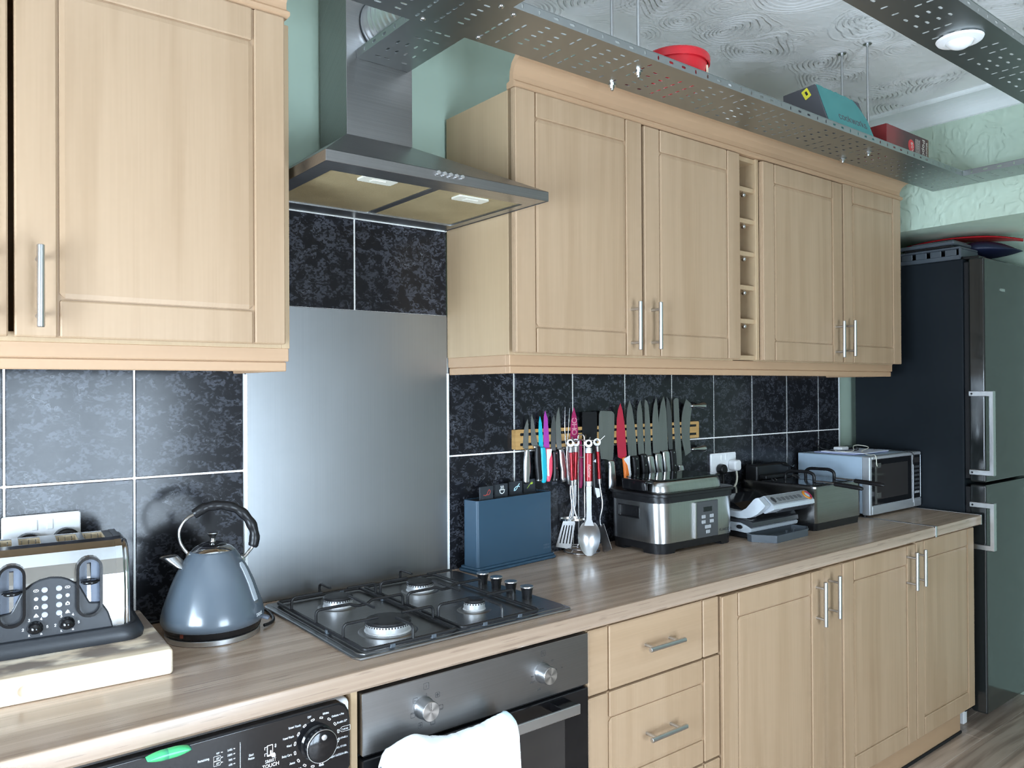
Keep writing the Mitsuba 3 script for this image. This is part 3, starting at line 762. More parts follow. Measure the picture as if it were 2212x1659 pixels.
for (x, y, r, rr) in ((.860, -.176, .034, .050), (.860, -.424, .049, .066), (1.096, -.174, .034, .050), (1.102, -.412, .0245, .042)):
    b = put('burner', lathe([(r + .004, .0015), (r + .003, .004), (r + .001, .006), (r + .001, .020), (r - .002, .0215), (0, .0215)], 48).apply_translation([x, y, ZW + .0078]), 'm_alu_cast', hb, smooth=35, label='silver burner ring')
    put('well', lathe([(rr, .0001), (rr - .003, .0016), (r + .010, .0026), (r + .003, .0030), (0, .0030)], 48).apply_translation([x, y, ZW + .0078]), 'm_hob', b, smooth=35)
    put('cap', lathe([(r + .0015, .0205), (r + .002, .0235), (r, .0265), (r - .004, .0278), (r * .5, .0285), (0, .0285)], 40).apply_translation([x, y, ZW + .0078]), 'm_iron', b, smooth=35, label='black burner cap')
    put('flame_slot', cat(*[box(-.0013, .0013, -.0006, .0006, 0, .0034, .0003).apply_transform(trimesh.transformations.rotation_matrix(a + math.pi / 2, [0, 0, 1])).apply_translation([x + (r + .0012) * math.cos(a), y + (r + .0012) * math.sin(a), ZW + .0242]) for a in np.arange(0, 2 * np.pi, .0052 / r * 1.25)]), 'm_black', b, kind='stuff')
def grate(x0, x1):
    y0, y1, z, zt = -.530, -.070, ZW + .0145, ZW + .044
    loop = arcpath([(x0 + .05, y0, z), (x1, y0, z), (x1, y1, z), (x0, y1, z), (x0, y0, z), (x0 + .05, y0, z)], .012)
    g = put('pan_support', tube(loop, .0042, 8), 'm_iron', hb, smooth=40, label='black wire pan support')
    xm = (x0 + x1) / 2
    r = .0034
    fs = [[(x0, -.160, z), (x0, -.160, zt), (x0 + .078, -.160, zt)],
          [(x1, -.160, z), (x1, -.160, zt), (x1 - .078, -.160, zt)],
          [(x0, -.432, z), (x0, -.432, zt), (x0 + .082, -.432, zt)],
          [(x1, -.432, z), (x1, -.432, zt), (x1 - .082, -.432, zt)],
          [(x0, -.296, z), (x0, -.296, zt), (x0 + .085, -.296, zt), (xm - .014, -.298, zt - .007), (xm + .014, -.298, zt - .007), (x1 - .085, -.296, zt), (x1, -.296, zt), (x1, -.296, z)],
          [(xm, -.236, zt + .001), (xm, -.360, zt + .001)],
          [(xm, y1, z), (xm, y1, zt), (xm, y1 - .062, zt)],
          [(xm, y0, z), (xm, y0, zt), (xm, y0 + .070, zt)]]
    for q in fs:
        put('finger', tube(arcpath(q, .011), r, 8), 'm_iron', g, smooth=40)
    for (x, y) in ((xm - .05, y0), (x0, -.36), (x1, -.20), (xm + .06, y1), (xm + .05, y0)):
        put('rubber_foot', box(x - .006, x + .006, y - .005, y + .005, ZW + .008, ZW + .0165, .001), 'm_grey_plastic', g)
grate(.748, .972)
grate(.986, 1.206)
for y in (-.222, -.283, -.346, -.412):
    kb = put('control_knob', lathe([(.0125, 0), (.0128, .010), (.0150, .024), (.0166, .028), (.0160, .030), (0, .030)], 28).apply_translation([1.266, y, ZW + .0078]), 'm_black', hb, smooth=35, label='black control knob with steel top')
    put('top', lathe([(.0166, .0278), (.0170, .0285), (.0166, .0312), (.015, .0318), (0, .0318)], 28).apply_translation([1.266, y, ZW + .0078]), 'm_satin', kb, smooth=35)
put('printed_lettering', xf(cat(text('lamona', .005, .0003)), (1.214, -.512, ZW + .0081), 0), 'm_print_dark', hb)

# ================================================================== OVEN
ov = thing('oven', 'built-in oven with a steel control panel and black glass door', 'oven')
OY = -.586
mat('m_oven_panel', brushed('x', (0.25, 0.243, 0.24), (0.29, 0.283, 0.28)), 0.34, 1.0)
put('body', box(.716, 1.310, -.560, -.04, .139, .868, .001), 'm_black_matt', ov)
put('control_panel', box(.712, 1.313, OY, -.560, .7445, .866, .0015), 'm_oven_panel', ov)
put('vent_gap', box(.720, 1.306, OY + .012, -.560, .737, .7445, 0), 'm_black', ov)
dk = put('door', box(.713, 1.313, OY, -.560, .142, .736, .002), 'm_gloss_black', ov, label='black glass oven door')
put('window', box(.790, 1.236, OY - .0008, OY + .001, .230, .690, .0006), 'm_smoke', dk, label='dark tinted oven window')
mat('m_smoke', (0.030, 0.027, 0.026), 0.08, spec=0.7)
put('handle', cat(box(.775, 1.237, -.640, -.634, .709, .732, .0012)), 'm_satin', dk)
for x0, x1 in ((.775, .823), (1.189, 1.237)):
    put('handle_bracket', box(x0, x1, -.634, OY + .001, .711, .730, .0015), 'm_gloss_black', dk)
def dial(x, z):
    k = put('knob', cat(xf(lathe([(.0225, 0), (.0225, .004), (.0205, .007), (.0200, .028), (.0190, .0295), (0, .0295)], 40), (x, OY, z), 0, 90)), 'm_satin', ov, smooth=35, label='brushed steel oven knob')
    put('face', xf(lathe([(.0188, .0292), (.0186, .0300), (0, .0300)], 40), (x, OY, z), 0, 90), 'm_dial', k, smooth=35)
    put('pointer', box(x - .0003, x + .0003, OY - .0304, OY - .0296, z + .002, z + .0185, 0), 'm_black', k)
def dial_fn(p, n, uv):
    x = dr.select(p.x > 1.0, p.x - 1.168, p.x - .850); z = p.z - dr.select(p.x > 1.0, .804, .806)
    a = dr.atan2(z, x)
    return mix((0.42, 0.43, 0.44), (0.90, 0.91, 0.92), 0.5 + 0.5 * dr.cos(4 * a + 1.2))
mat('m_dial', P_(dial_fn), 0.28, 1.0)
dial(.850, .806); dial(1.168, .804)
def icon(x, z, s=.0062, inner=None):
    ms = [poly(rrect(-s, -s, s, s, .002).difference(rrect(-s + .0007, -s + .0007, s - .0007, s - .0007, .0015)), .0003)]
    if inner == 'I': ms.append(poly(sbox(-.0004, -.0028, .0004, .0028), .0003))
    if inner == 'lines': ms += [poly(sbox(q - .0004, -.003, q + .0004, .002), .0003) for q in (-.0022, 0, .0022)]
    if inner == 'fan': ms += [poly(unary_union([affinity.rotate(sbox(-.0008, 0, .0008, .0034), t, origin=(0, 0)) for t in (0, 90, 180, 270)]), .0003)]
    if inner == 'top': ms.append(poly(sbox(-.004, .0028, .004, .0036), .0003))
    if inner == 'bottom': ms.append(poly(sbox(-.004, -.0036, .004, -.0028), .0003))
    if inner == 'C': ms.append(xf(text('°C', .0048, .0003, align='c'), (0, -.0024, 0)))
    return to_wall(cat(ms).apply_translation([x, z, 0]), OY)
def otext(s, x, z, h=.0042):
    return to_wall(xf(text(s, h, .0003, align='c'), (x, z, 0)), OY)
put('printed_marks', cat(icon(.857, .8475, .0066, 'I'), otext('0', .857, .8290), icon(.884, .8235, .0054, 'fan'), icon(.892, .7955, .0054, 'bottom'), icon(.872, .770, .0054, 'bottom'), icon(.842, .7715, .0054, 'fan'), icon(.825, .796, .0054, 'top'), icon(.831, .824, .0054, 'lines'),
    icon(1.171, .8475, .0066, 'C'), otext('•', 1.171, .829), otext('50', 1.199, .8235, .0038), otext('100', 1.207, .800, .0038), otext('200', 1.158, .7665, .0042), otext('250 °', 1.139, .787, .0042), otext('Max', 1.139, .8005, .0036), to_wall(poly(Polygon([(1.2275, .805), (1.2292, .803), (1.228, .800)]), .0003), OY)), 'm_print_dark', ov, label='black printed oven symbols')
# towel
def towel():
    prof = [(.728, .735), (.738, .764), (.770, .772), (.806, .776), (.828, .766), (.850, .759), (.886, .752), (.930, .751), (.973, .754), (1.005, .760), (1.028, .764), (1.037, .756), (1.041, .732)]
    xs = np.linspace(.728, 1.041, 46)
    px = np.array([p[0] for p in prof]); pz = np.array([p[1] for p in prof])
    top = np.interp(xs, px, pz) + .0022 * (meshkit.noise(np.c_[xs * 160, xs * 0, xs * 0]) - .5)
    rows = 44; front_len = .33
    V = []
    for j in range(rows):
        t = j / (rows - 1)
        for i, x in enumerate(xs):
            if t < .14:      # the back leaf comes up behind the bar
                q = t / .14
                y, z = -.616 - .004 * q, top[i] - .10 * (1 - q)
            elif t < .30:    # over the bar, bunched up
                q = (t - .14) / .16
                y = -.620 - .040 * q; z = top[i] + .0 - (.014 * (2 * q - 1) ** 2 - .014)* .4 - .012 * q * q
            else:
                q = (t - .30) / .70
                y = -.660 - .004 * q; z = top[i] - .012 - q * front_len
            w = max(0, (t - .12))
            y -= .0075 * math.sin(x * 92 + 1.2 + 1.5 * t) * w ** .5 + .004 * math.sin(x * 41 + 2.0) * w
            xx = x + .030 * max(0, t - .3) * ((x - .885) / .16)
            V.append((xx, y, z))
    V = np.array(V)
    V += .0016 * (np.stack([meshkit.noise(V * 190, s) for s in (1, 2, 3)], -1) - .5)
    n = len(xs); F = []
    for j in range(rows - 1):
        for i in range(n - 1):
            a = j * n + i
            F += [[a, a + 1, a + n + 1], [a, a + n + 1, a + n]]
    m = tm(V, F)
    nrm = m.vertex_normals
    off = np.array(m.vertices) + nrm * .0028
    k = len(V); F = np.array(F)
    edge = [j * n for j in range(rows)] + [(rows - 1) * n + i for i in range(1, n)] + [j * n + n - 1 for j in range(rows - 2, -1, -1)] + [i for i in range(n - 2, 0, -1)]
    S = []
    for a, b in zip(edge, edge[1:] + edge[:1]):
        S += [[a, b, b + k], [a, b + k, a + k]]
    return tm(np.vstack([V, off]), np.vstack([F[:, ::-1], F + k, S]))
mat('m_towel', P_(lambda p, n, uv: mix((0.82, 0.85, 0.86), (0.55, 0.72, 0.76), 0.9 * smoothstep(0.012, 0.006, dr.abs(p.x + 0.16 * (0.74 - p.z) - 1.022)))), 0.9, spec=0.1, bump=P_(lambda p, n, uv: noise(p.x * 900, p.y * 900, p.z * 900), 5e-4), bscale=0.0012)
put('towel', towel(), 'm_towel', smooth=True, label='white terry towel with a pale blue stripe hung over the oven handle', cat_='towel')

# ================================================================== WASHING MACHINE
wm = thing('washing_machine', 'washing machine with a glossy black control panel and round programme dial', 'washing machine')
put('body', rblock(.096, .692, -.575, -.06, .004, .862, .010, 12), 'm_white', wm, smooth=40)
WY = -.598
fpl = Polygon([(.098, .735), (.681, .735), (.681, .831)] + [(.655 + .026 * math.cos(t), .833 + .035 * math.sin(t)) for t in np.linspace(.05, math.pi / 2, 9)] + [(.098, .868)])
put('control_panel', to_wall(slab(fpl, .022, .004), WY + .022), 'm_gloss_black', wm, smooth=40, label='glossy black control panel')
put('front', box(.098, .690, -.592, -.575, .06, .732, .006), 'm_white', wm)
put('door_ring', xf(lathe([(.150, 0), (.172, .002), (.176, .012), (.165, .018), (.150, .012), (.150, 0)], 48), (.39, -.592, .42), 0, 90), 'm_black', wm, smooth=40)
KX, KZ = .6135, .8065
kd = put('dial', xf(lathe([(.0325, 0), (.0325, .003), (.0295, .006), (.0288, .022), (.027, .0255), (.018, .0275), (0, .028)], 48), (KX, WY, KZ), 0, 90), 'm_gloss_black', wm, smooth=40, label='glossy black programme dial with chrome rim')
put('rim', xf(lathe([(.0290, .0205), (.0300, .0215), (.0296, .0238), (.0280, .0246), (.0284, .022), (.0290, .0205)], 48), (KX, WY, KZ), 0, 90), 'm_chrome', kd, smooth=True)
put('finger_dimple', xf(lathe([(.0055, 0), (.0055, .0012), (.0042, .0020), (0, .0012)], 20), (KX + .002, WY - .0268, KZ + .017), 0, 90), 'm_satin', kd, smooth=True)
marks = []
for k in range(16):
    a = math.radians(101 - k * 22.5)
    ring = rrect(-.0036, -.0020, .0036, .0020, .0018).difference(rrect(-.0024, -.0009, .0024, .0009, .0008))
    marks.append(poly(affinity.translate(affinity.rotate(ring, math.degrees(a) - 90, origin=(0, 0)), KX + .0430 * math.cos(a), KZ + .0430 * math.sin(a)), .0003))
def wt(s, x, z, al='l', h=.0041):
    m = text(s, h * .92, .0003, align=al); m.apply_scale([.74, 1, 1]); marks.append(xf(m, (x, z, 0)))
for s, x, z, al in (('OFF', .599, .854, 'c'), ('Whites', .631, .853, 'c'), ('Cottons + Pre', .643, .8435, 'l'), ('EcoMix 20°', .6535, .8290, 'l'), ('Synthetics', .656, .7990, 'l'), ('Daily 59 Min.', .650, .7830, 'l'), ('Rapid 14/30/44 Min.', .6385, .7690, 'l'),
                    ('Rinse', .622, .7600, 'c'), ('Drain +', .595, .7595, 'c'), ('Smart Touch', .582, .8440, 'r'), ('Hand Wash', .5690, .8275, 'r'), ('Wool', .5650, .8125, 'r'), ('Baby Care', .5650, .7960, 'r'), ('Jeans', .5710, .7800, 'r'), ('Delicates', .583, .7665, 'r')):
    wt(s, x, z, al)
wt('Cottons', .6625, .8140)
marks.append(poly(Polygon([(.6575, .8160), (.6630, .8210), (.6805, .8210), (.6805, .8112), (.6630, .8112)]).difference(Polygon([(.6583, .8160), (.6633, .8204), (.6799, .8204), (.6799, .8118), (.6633, .8118)])), .0003))
for i, s in enumerate(('1400', '1000', '800', '600')):
    wt(s, .4585, .836 - i * .0085, 'r', .0036); marks.append(poly(sbox(.4605, .8372 - i * .0085, .4635, .8384 - i * .0085), .0003))
for i, s in enumerate(('90°', '60°', '40°')):
    wt(s, .4370, .836 - i * .0085, 'r', .0036); marks.append(poly(sbox(.4395, .8372 - i * .0085, .4425, .8384 - i * .0085), .0003))
    if i: marks.append(poly(Polygon([(.4275, .8335 - i * .0085 + .001), (.4275, .8415 - i * .0085), (.4375, .8415 - i * .0085), (.4395, .8378 - i * .0085), (.4375, .8345 - i * .0085)]).buffer(.0006).difference(Polygon([(.4275, .8335 - i * .0085 + .001), (.4275, .8415 - i * .0085), (.4375, .8415 - i * .0085), (.4395, .8378 - i * .0085), (.4375, .8345 - i * .0085)]).buffer(.0001)), .0003))
wt('Remaining', .4195, .8310, 'r'); marks.append(poly(sbox(.4720, .780, .4725, .846), .0003))
wt('Start', .4915, .8165, 'c'); wt('Pause', .4915, .8105, 'c')
wt('SMART', .5260, .7955, 'c', .0062); marks.append(xf(text('TOUCH', .0062, .0003, True, 'c'), (.5260, .7870, 0)))
marks.append(poly(rrect(.5195, .8065, .5305, .8265, .0012).difference(rrect(.5208, .8095, .5292, .8250, .0005)), .0003))
marks.append(poly(unary_union([LineString([(.5265, .8150), (.5265, .8090), (.5290, .8060), (.5335, .8040)]).buffer(.0016), Polygon([(.5255, .8095), (.5330, .8110), (.5350, .8070), (.5345, .8030), (.5290, .8030)])]), .0003))
for r in (.0025, .0042):
    marks.append(poly(LineString([(.532 + r * math.cos(t), .8225 + r * math.sin(t)) for t in np.linspace(-.8, .8, 7)]).buffer(.0004), .0003))
for q in ((.5165, .811), (.5165, .822)):
    marks.append(poly(LineString([(q[0] - .001, q[1] - .002), (q[0] - .001, q[1] + .002), (q[0] + .002, q[1] + .002)]).buffer(.0005), .0003))
put('printed_lettering', to_wall(cat(marks), WY), 'm_print_white', wm, label='white printed programme names')
# green packet lying on the machine, under the worktop
n = 24
pr = []
for t in np.linspace(-1, 1, 13):
    w = .030 * math.sqrt(max(.02, 1 - t * t))
    pr.append([(.352 + .034 * t, -.6115 + .009 * math.cos(a) , .8655 + min(.0085, .009 * math.sqrt(max(.05, 1 - t * t))) * math.sin(a) + .0005) for a in np.linspace(0, 2 * np.pi, n, endpoint=False)])
mat('m_packet', P_(lambda p, n, uv: mix((0.06, 0.42, 0.16), (0.015, 0.10, 0.11), smoothstep(0.50, 0.56, noise(p.x * 90, p.y * 60, 1)) * smoothstep(0.335, 0.36, p.x))), 0.3)
pk = loft(pr); pk.apply_translation([0, .0, .0005])
put('wipes_packet', pk, 'm_packet', smooth=True, label='crumpled green packet squeezed between the washing machine and the worktop', cat_='packet')
# ================================================================== CHOPPING BOARD, TOASTER, KETTLE, SOCKET (left end of the worktop)
def board_fn(p, n, uv):
    a = p.y * 1.0 + p.z * .7
    s = fbm(a * 60 + 1.2 * noise(p.x * 5, a * 9, 1), p.x * 3.0, 2.0, 4)
    c = mix((0.72, 0.58, 0.42), (0.84, 0.73, 0.58), smoothstep(0.3, 0.7, s))
    worn = smoothstep(0.955, 0.9615, p.z) * smoothstep(0.30, 0.62, fbm(p.x * 16, p.y * 22, 3.0, 4)) 
    return mix(c, (0.135, 0.105, 0.095), 0.85 * worn * smoothstep(-0.372, -0.33, p.y))
mat('m_board', P_(board_fn), 0.55)
bd_ = m3d.Manifold.batch_hull([m3d.Manifold.sphere(.006, 12).translate((x, y, z)) for x in (-.07, .426) for y in (-.352, -.032) for z in (.0065, .0425)])
scoop = m3d.Manifold.batch_hull([m3d.Manifold.sphere(.011, 20).translate((x, -.361, z)) for x, z in ((.19, .0225), (.31, .0225))])
bm_ = unman(bd_ - scoop)
put('chopping_board', xf(bm_, (.008, -.002, ZW + .0003), -3.0), 'm_board', smooth=35, label='thick worn wooden chopping board under the toaster', cat_='chopping board')
ZB = ZW + .0003 + .0486

ts = thing('toaster', 'four-slice chrome toaster with a black control panel standing on the wooden board', 'toaster')
TX, TY = .352, -.262          # right front corner of the body; local x' runs right, y' to the wall
def tl(m):
    m = xf(m, (0, 0, 0)); v = np.array(m.vertices); up = v[:, 2] > Z0 + .032
    v[up, 2] -= .006 * np.clip((v[up, 2] - Z0 - .032) / .02, 0, 1)
    return xf(tm(v, m.faces), (TX + .006, TY, 0), -5.0)
W_ = .245; CXT = -W_ / 2
mat('m_chrome_soft', (0.66, 0.67, 0.68), 0.13, 1.0)
mat('m_mica', (0.62, 0.52, 0.36), 0.6)
mat('m_toaster_black', (0.020, 0.022, 0.026), 0.38)
Z0 = ZB + .0003
front_p = [(.004, .990), (.003, 1.03), (.004, 1.07), (.008, 1.10), (.016, 1.128), (.029, 1.149), (.044, 1.160), (.056, 1.164)]
def shell(pts, t=.002):
    ln = LineString(pts).buffer(t / 2, cap_style=2, join_style=1, quad_segs=2)
    return ln
back_p = [(.205 - y, z) for y, z in front_p]
for nm, pts in (('front_shell', front_p), ('back_shell', back_p)):
    v = poly(shell(pts), W_ - .012)
    put(nm, tl(to_side(v, -W_ + .006)), 'm_chrome_soft', ts, smooth=50)
outline = front_p + back_p[::-1]
ol = Polygon(outline + [(.203, .985), (.004, .985)])
for x0 in (-W_ - .002, -.010):
    put('end_rim', tl(to_side(poly(ol.buffer(.002), .012), x0)), 'm_chrome', ts, label='chrome end rim')
    put('end_panel', tl(to_side(slab(ol.buffer(-.004), .014, .008), .001 if x0 > -.1 else -W_ - .015)), 'm_chrome_soft', ts, smooth=40)
slots_x = [CXT + q for q in (-.080, -.032, .032, .080)]
top = sbox(-W_ + .006, .056, -.006, .149).difference(unary_union([rrect(q - .0185, .060, q + .0185, .147, .003) for q in slots_x]))
put('top_plate', tl(poly(top, .0018).apply_translation([0, 0, 1.1630])), 'm_satin', ts)
for q in slots_x:
    ln = put('slot_liner', tl(cat(box(q - .020, q + .020, .147, .1485, 1.06, 1.1625, 0), box(q - .0205, q - .0192, .058, .147, 1.06, 1.1625, 0), box(q + .0192, q + .0205, .058, .147, 1.06, 1.1625, 0))), 'm_mica', ts, label='cream mica slot wall')
    put('opening', tl(cat(box(q - .008, q + .008, .1458, .1472, 1.140, 1.149, 0), box(q - .02, q + .02, .058, .147, 1.0595, 1.0605, 0))), 'm_black', ln)
    put('guide_wire', tl(cat(*[tube([(q - .012 + i * .012, .138, 1.07), (q - .012 + i * .012, .138, 1.158), (q - .012 + i * .012, .142, 1.160)], .0009, 5) for i in range(3)])), 'm_satin', ln, kind='stuff')
rings = []
for z, o in ((Z0, .010), (Z0 + .010, .012), (Z0 + .020, .008), (Z0 + .027, .002), (Z0 + .030, -.004)):
    sh_ = rrect(-W_ - .030 - o, -.006 - o * .6, .030 + o, .211 + o * .6, .040)
    L = sh_.exterior.length
    rings.append([(*sh_.exterior.interpolate(t * L).coords[0], z) for t in np.arange(80) / 80])
put('base', tl(loft(rings)), 'm_toaster_black', ts, smooth=45, label='flared black base')
pan = [(-.213, 0)] + [(-.208, .020), (-.199, .045), (-.188, .060)]
arch = Polygon([(-W_ + .018, .992), (-W_ + .020, 1.008), (-W_ + .026, 1.030), (-W_ + .038, 1.050), (-W_ + .058, 1.052), (-W_ + .076, 1.090), (-.160, 1.0955), (-.152, 1.102), (-.140, 1.1075), (-.1225, 1.110), (-.105, 1.1075), (-.093, 1.102), (-.085, 1.0955), (-.076, 1.090), (-.058, 1.052), (-.038, 1.050), (-.026, 1.030), (-.020, 1.008), (-.018, .992)])
put('control_panel', tl(to_wall(slab(arch, .009, .003), .005)), 'm_toaster_black', ts, smooth=40, label='black control panel')
FY = -.004
for cx, lz in ((-.059, 1.094), (-W_ + .059, 1.090)):
    hs = put('lever_housing', tl(to_wall(poly(rrect(cx - .0225, 1.026, cx + .0225, 1.142, .0223).difference(rrect(cx - .0175, 1.031, cx + .0175, 1.137, .0173)), .022), .008)), 'm_gloss_black', ts, label='black oval lever slot')
    put('recess', tl(to_wall(poly(rrect(cx - .0178, 1.031, cx + .0178, 1.137, .0175).difference(sbox(cx - .0035, 1.040, cx + .0035, 1.128)), .002), .004)), 'm_slate', hs)
    put('lever', tl(xf(lathe([(0, -.004), (.012, -.0035), (.0165, 0), (.012, .0035), (0, .004)], 28), (cx + .001, -.012, lz), 0, 0, 0)), 'm_gloss_black', hs, smooth=True)
mat('m_slate', (0.11, 0.13, 0.17), 0.4)
mat('m_lilac', (0.34, 0.35, 0.40), 0.35)
prints = []
def tp(m, x, z): prints.append(m.apply_translation([x, z, 0]))
for cx, side in ((.219 - TX, -1), (.2425 - TX, 1)):
    for j, z in enumerate((1.0875, 1.072, 1.0565, 1.041)):
        put('button', tl(xf(lathe([(.0054, 0), (.0054, .0015), (.0048, .0024), (.003, .0020), (0, .0016)], 20), (cx, FY, z), 0, 90)), 'm_lilac', ts, smooth=40, label='round lilac-grey button')
        ix = cx + side * .0140
        if j == 0: tp(poly(affinity.scale(Point(0, 0).buffer(.0045), 1, .6).difference(affinity.scale(Point(0, 0).buffer(.0034), 1, .5)), .0003), ix, z); tp(poly(sbox(-.0015, -.0005, .0015, .0005), .0003), ix, z)
        if j == 1: tp(poly(unary_union([affinity.rotate(sbox(-.0005, -.0036, .0005, .0036), t) for t in (0, 60, 120)] + [Point(.0028 * math.cos(t), .0028 * math.sin(t)).buffer(.0007) for t in np.arange(0, 6.2, 1.047)]), .0003), ix, z)
        if j == 2: tp(poly(Polygon([(-.0036, -.003), (-.0036, .001), (0, .0042), (.0036, .001), (.0036, -.003)]).difference(sbox(-.0014, -.002, .0014, .0008)), .0003), ix, z)
        if j == 3: tp(poly(unary_union([Polygon([(-.0036, -.0008), (0, .0040), (.0036, -.0008)]), sbox(-.0040, -.0030, .0040, -.0016)]), .0003), ix, z)
for kx in (.2035, .2555):
    put('browning_knob', tl(xf(lathe([(.0135, 0), (.0135, .003), (.0125, .008), (.009, .013), (.004, .0155), (0, .016)], 28), (kx - TX, FY, 1.018), 0, 90)), 'm_gloss_black', ts, smooth=True, label='round black browning knob')
    for i, ch in enumerate('123456'):
        a = math.radians(-120 - 60 * i)
        tp(text(ch, .0048, .0003, True, 'c'), kx - TX + .0195 * math.cos(a), 1.018 - .0024 + .0185 * math.sin(a))
put('printed_symbols', tl(to_wall(cat(prints), FY)), 'm_print_white', ts, label='white printed numbers and symbols')

# kettle
kt = thing('kettle', 'grey-blue pyramid kettle with a black arched handle beside the hob', 'kettle')
mat('m_kettle', (0.078, 0.098, 0.120), 0.20, spec=0.6, clear=0.6)
KC = (.560, -.174)
def kl(m): return xf(m, (KC[0], KC[1], 0), -17.4)
body_p = [(.098, .940), (.1050, .944), (.1082, .951), (.1085, .958), (.1068, .968), (.103, .982), (.0957, 1.003), (.0865, 1.029), (.0744, 1.056), (.062, 1.078), (.0495, 1.096), (.0470, 1.0995), (.0445, 1.1005)]
put('body', kl(lathe(body_p, 72)), 'm_kettle', kt, smooth=50)
put('lower_band', kl(lathe([(.094, .9285), (.100, .930), (.1022, .936), (.1025, .9445), (.098, .945)], 64)), 'm_gloss_black', kt, smooth=40, label='black lower band')
put('base_plate', kl(lathe([(0, ZW + .0003), (.098, ZW + .0003), (.0997, ZW + .002), (.0997, ZW + .0115), (.098, ZW + .0135), (.090, ZW + .0150), (0, ZW + .0150)], 64)), 'm_satin', kt, smooth=40, label='brushed steel base plate')
lid = put('lid', kl(lathe([(.0455, 1.0995), (.0450, 1.1010), (.041, 1.1055), (.033, 1.1105), (.024, 1.1135), (.022, 1.1140)], 48)), 'm_chrome', kt, smooth=True, label='chrome lid')
put('knob_base', kl(lathe([(.030, 1.1115), (.024, 1.1155), (.013, 1.118), (.006, 1.1185), (0, 1.1185)], 32)), 'm_gloss_black', lid, smooth=True)
put('knob', kl(lathe([(.0065, 1.118), (.0055, 1.122), (.0065, 1.128), (.0100, 1.134), (.0118, 1.1365), (.0110, 1.1385), (0, 1.1395)], 28)), 'm_chrome', lid, smooth=45)
hp = [(-.0487, 1.092), (-.060, 1.107), (-.0687, 1.128), (-.0691, 1.143), (-.0629, 1.160), (-.0513, 1.174), (-.0387, 1.181), (-.0193, 1.193), (.0058, 1.198), (.0338, 1.195), (.0571, 1.183), (.0745, 1.164), (.0861, 1.140), (.088, 1.1175), (.0822, 1.098), (.0754, 1.090), (.0677, 1.081), (.057, 1.0757)]
sp_ = spline([(x, 0, z) for x, z in hp], 90)
hk = put('handle', kl(tube(sp_, .0036, 12)), 'm_chrome', kt, smooth=True, label='chrome handle wire')
i0 = int(np.argmin(np.abs(sp_ - np.array([-.0405, 0, 1.180])).sum(1))); i1 = int(np.argmin(np.abs(sp_ - np.array([.0835, 0, 1.100])).sum(1)))
gp = sp_[i0:i1 + 1]; gr = np.full(len(gp), .0112); gr[0] = gr[-1] = .0095
for i in range(4, len(gp) - 4): gr[i] = .0116 - .0010 * (1 + math.cos(i * .75)) * (.15 < i / len(gp) < .85)
put('grip', kl(tube(np.vstack([gp[:1] + (gp[:1] - gp[1:2]) * .001, gp]), np.r_[.004, gr], 16)), 'm_black', hk, smooth=45, label='black grip')
for x, z in ((-.0475, 1.093), (.060, 1.077)):
    put('mount', kl(lathe([(0, .007), (.005, .006), (.008, .001), (.0085, -.006)], 16).apply_translation([x, 0, z])), 'm_chrome', hk, smooth=True)
# spout: an open cone cut level
rg = []
for t in np.linspace(0, 1, 8):
    c = np.array([-.062 - .028 * t, 0, 1.066 + .026 * t]); r = .025 - .0075 * t
    rg.append([(c[0] + r * math.cos(a) * (.80 + .25 * t), r * math.sin(a), c[2] + (-.42 * (1 - t) + .12 * t) * r * math.cos(a) * .6) for a in np.linspace(0, 2 * np.pi, 28, endpoint=False)])
rg.append([(q[0] * .985 - .0015, q[1] * .86, q[2] - .002) for q in rg[-1]])
put('spout', kl(loft(rg)), 'm_satin', kt, smooth=50, label='steel spout')
# water gauge on the right
bp = np.array(body_p)
zz = np.linspace(.985, 1.074, 16)
order = np.argsort(bp[:, 1]); rad = np.interp(zz, bp[order, 1], bp[order, 0])
def strip(zs, rs, half, off, a0=-28):
    rings = []
    for z, r, h in zip(zs, rs, half):
        a = math.radians(a0); t = h / r
        rings.append([((r + o) * math.cos(a + s), (r + o) * math.sin(a + s), z + .3 * o) for s, o in ((-t, off), (0, off + .0004), (t, off), (t, -.002), (-t, -.002))])
    return loft(rings)
half = .0080 * np.sqrt(np.clip(np.minimum(zz - .9825, 1.0765 - zz) / .010, .05, 1))
gz = put('water_gauge', kl(strip(zz, rad, half + .0016, .0008)), 'm_satin', kt, smooth=40, label='water gauge with steel frame')
put('window', kl(strip(zz[1:], rad[1:], half[1:], .0018)), 'm_gauge', gz, smooth=40)
mat('m_gauge', (0.42, 0.47, 0.52), 0.12, spec=0.6)
tx = text('next', .0088, .0004)
v = np.array(tx.vertices)
a = math.radians(-34) + v[:, 0] / .107
r = np.interp(v[:, 1] + .958, bp[order, 1], bp[order, 0]) + .0003 + v[:, 2]
put('printed_name', kl(tm(np.c_[r * np.cos(a), r * np.sin(a), v[:, 1] + .958], tx.faces)), 'm_print_white', kt)
put('switch', kl(xf(rblock(-.010, .010, -.007, .007, -.004, .004, .003), (.1085, -.026, .9470), -14, 0, 18)), 'm_slate', kt, smooth=40, label='grey switch lever')
put('power_light', kl(xf(box(-.004, .004, -.001, .001, -.004, .004, .001), (-.062, -.0815, .938), -37)), 'm_amber', kt)
mat('m_amber', (0.10, 0.018, 0.010), 0.2)
put('kettle_cable', tube(spline([(.664, -.205, ZW + .006), (.690, -.185, ZW + .0045), (.712, -.120, ZW + .0045), (.705, -.05, ZW + .0045), (.66, -.018, ZW + .0045), (.52, -.014, ZW + .0045), (.465, -.012, ZW + .0045)], 40), .0036, 8), 'm_black', smooth=True, label='black kettle cable curving round behind the kettle', cat_='cable')

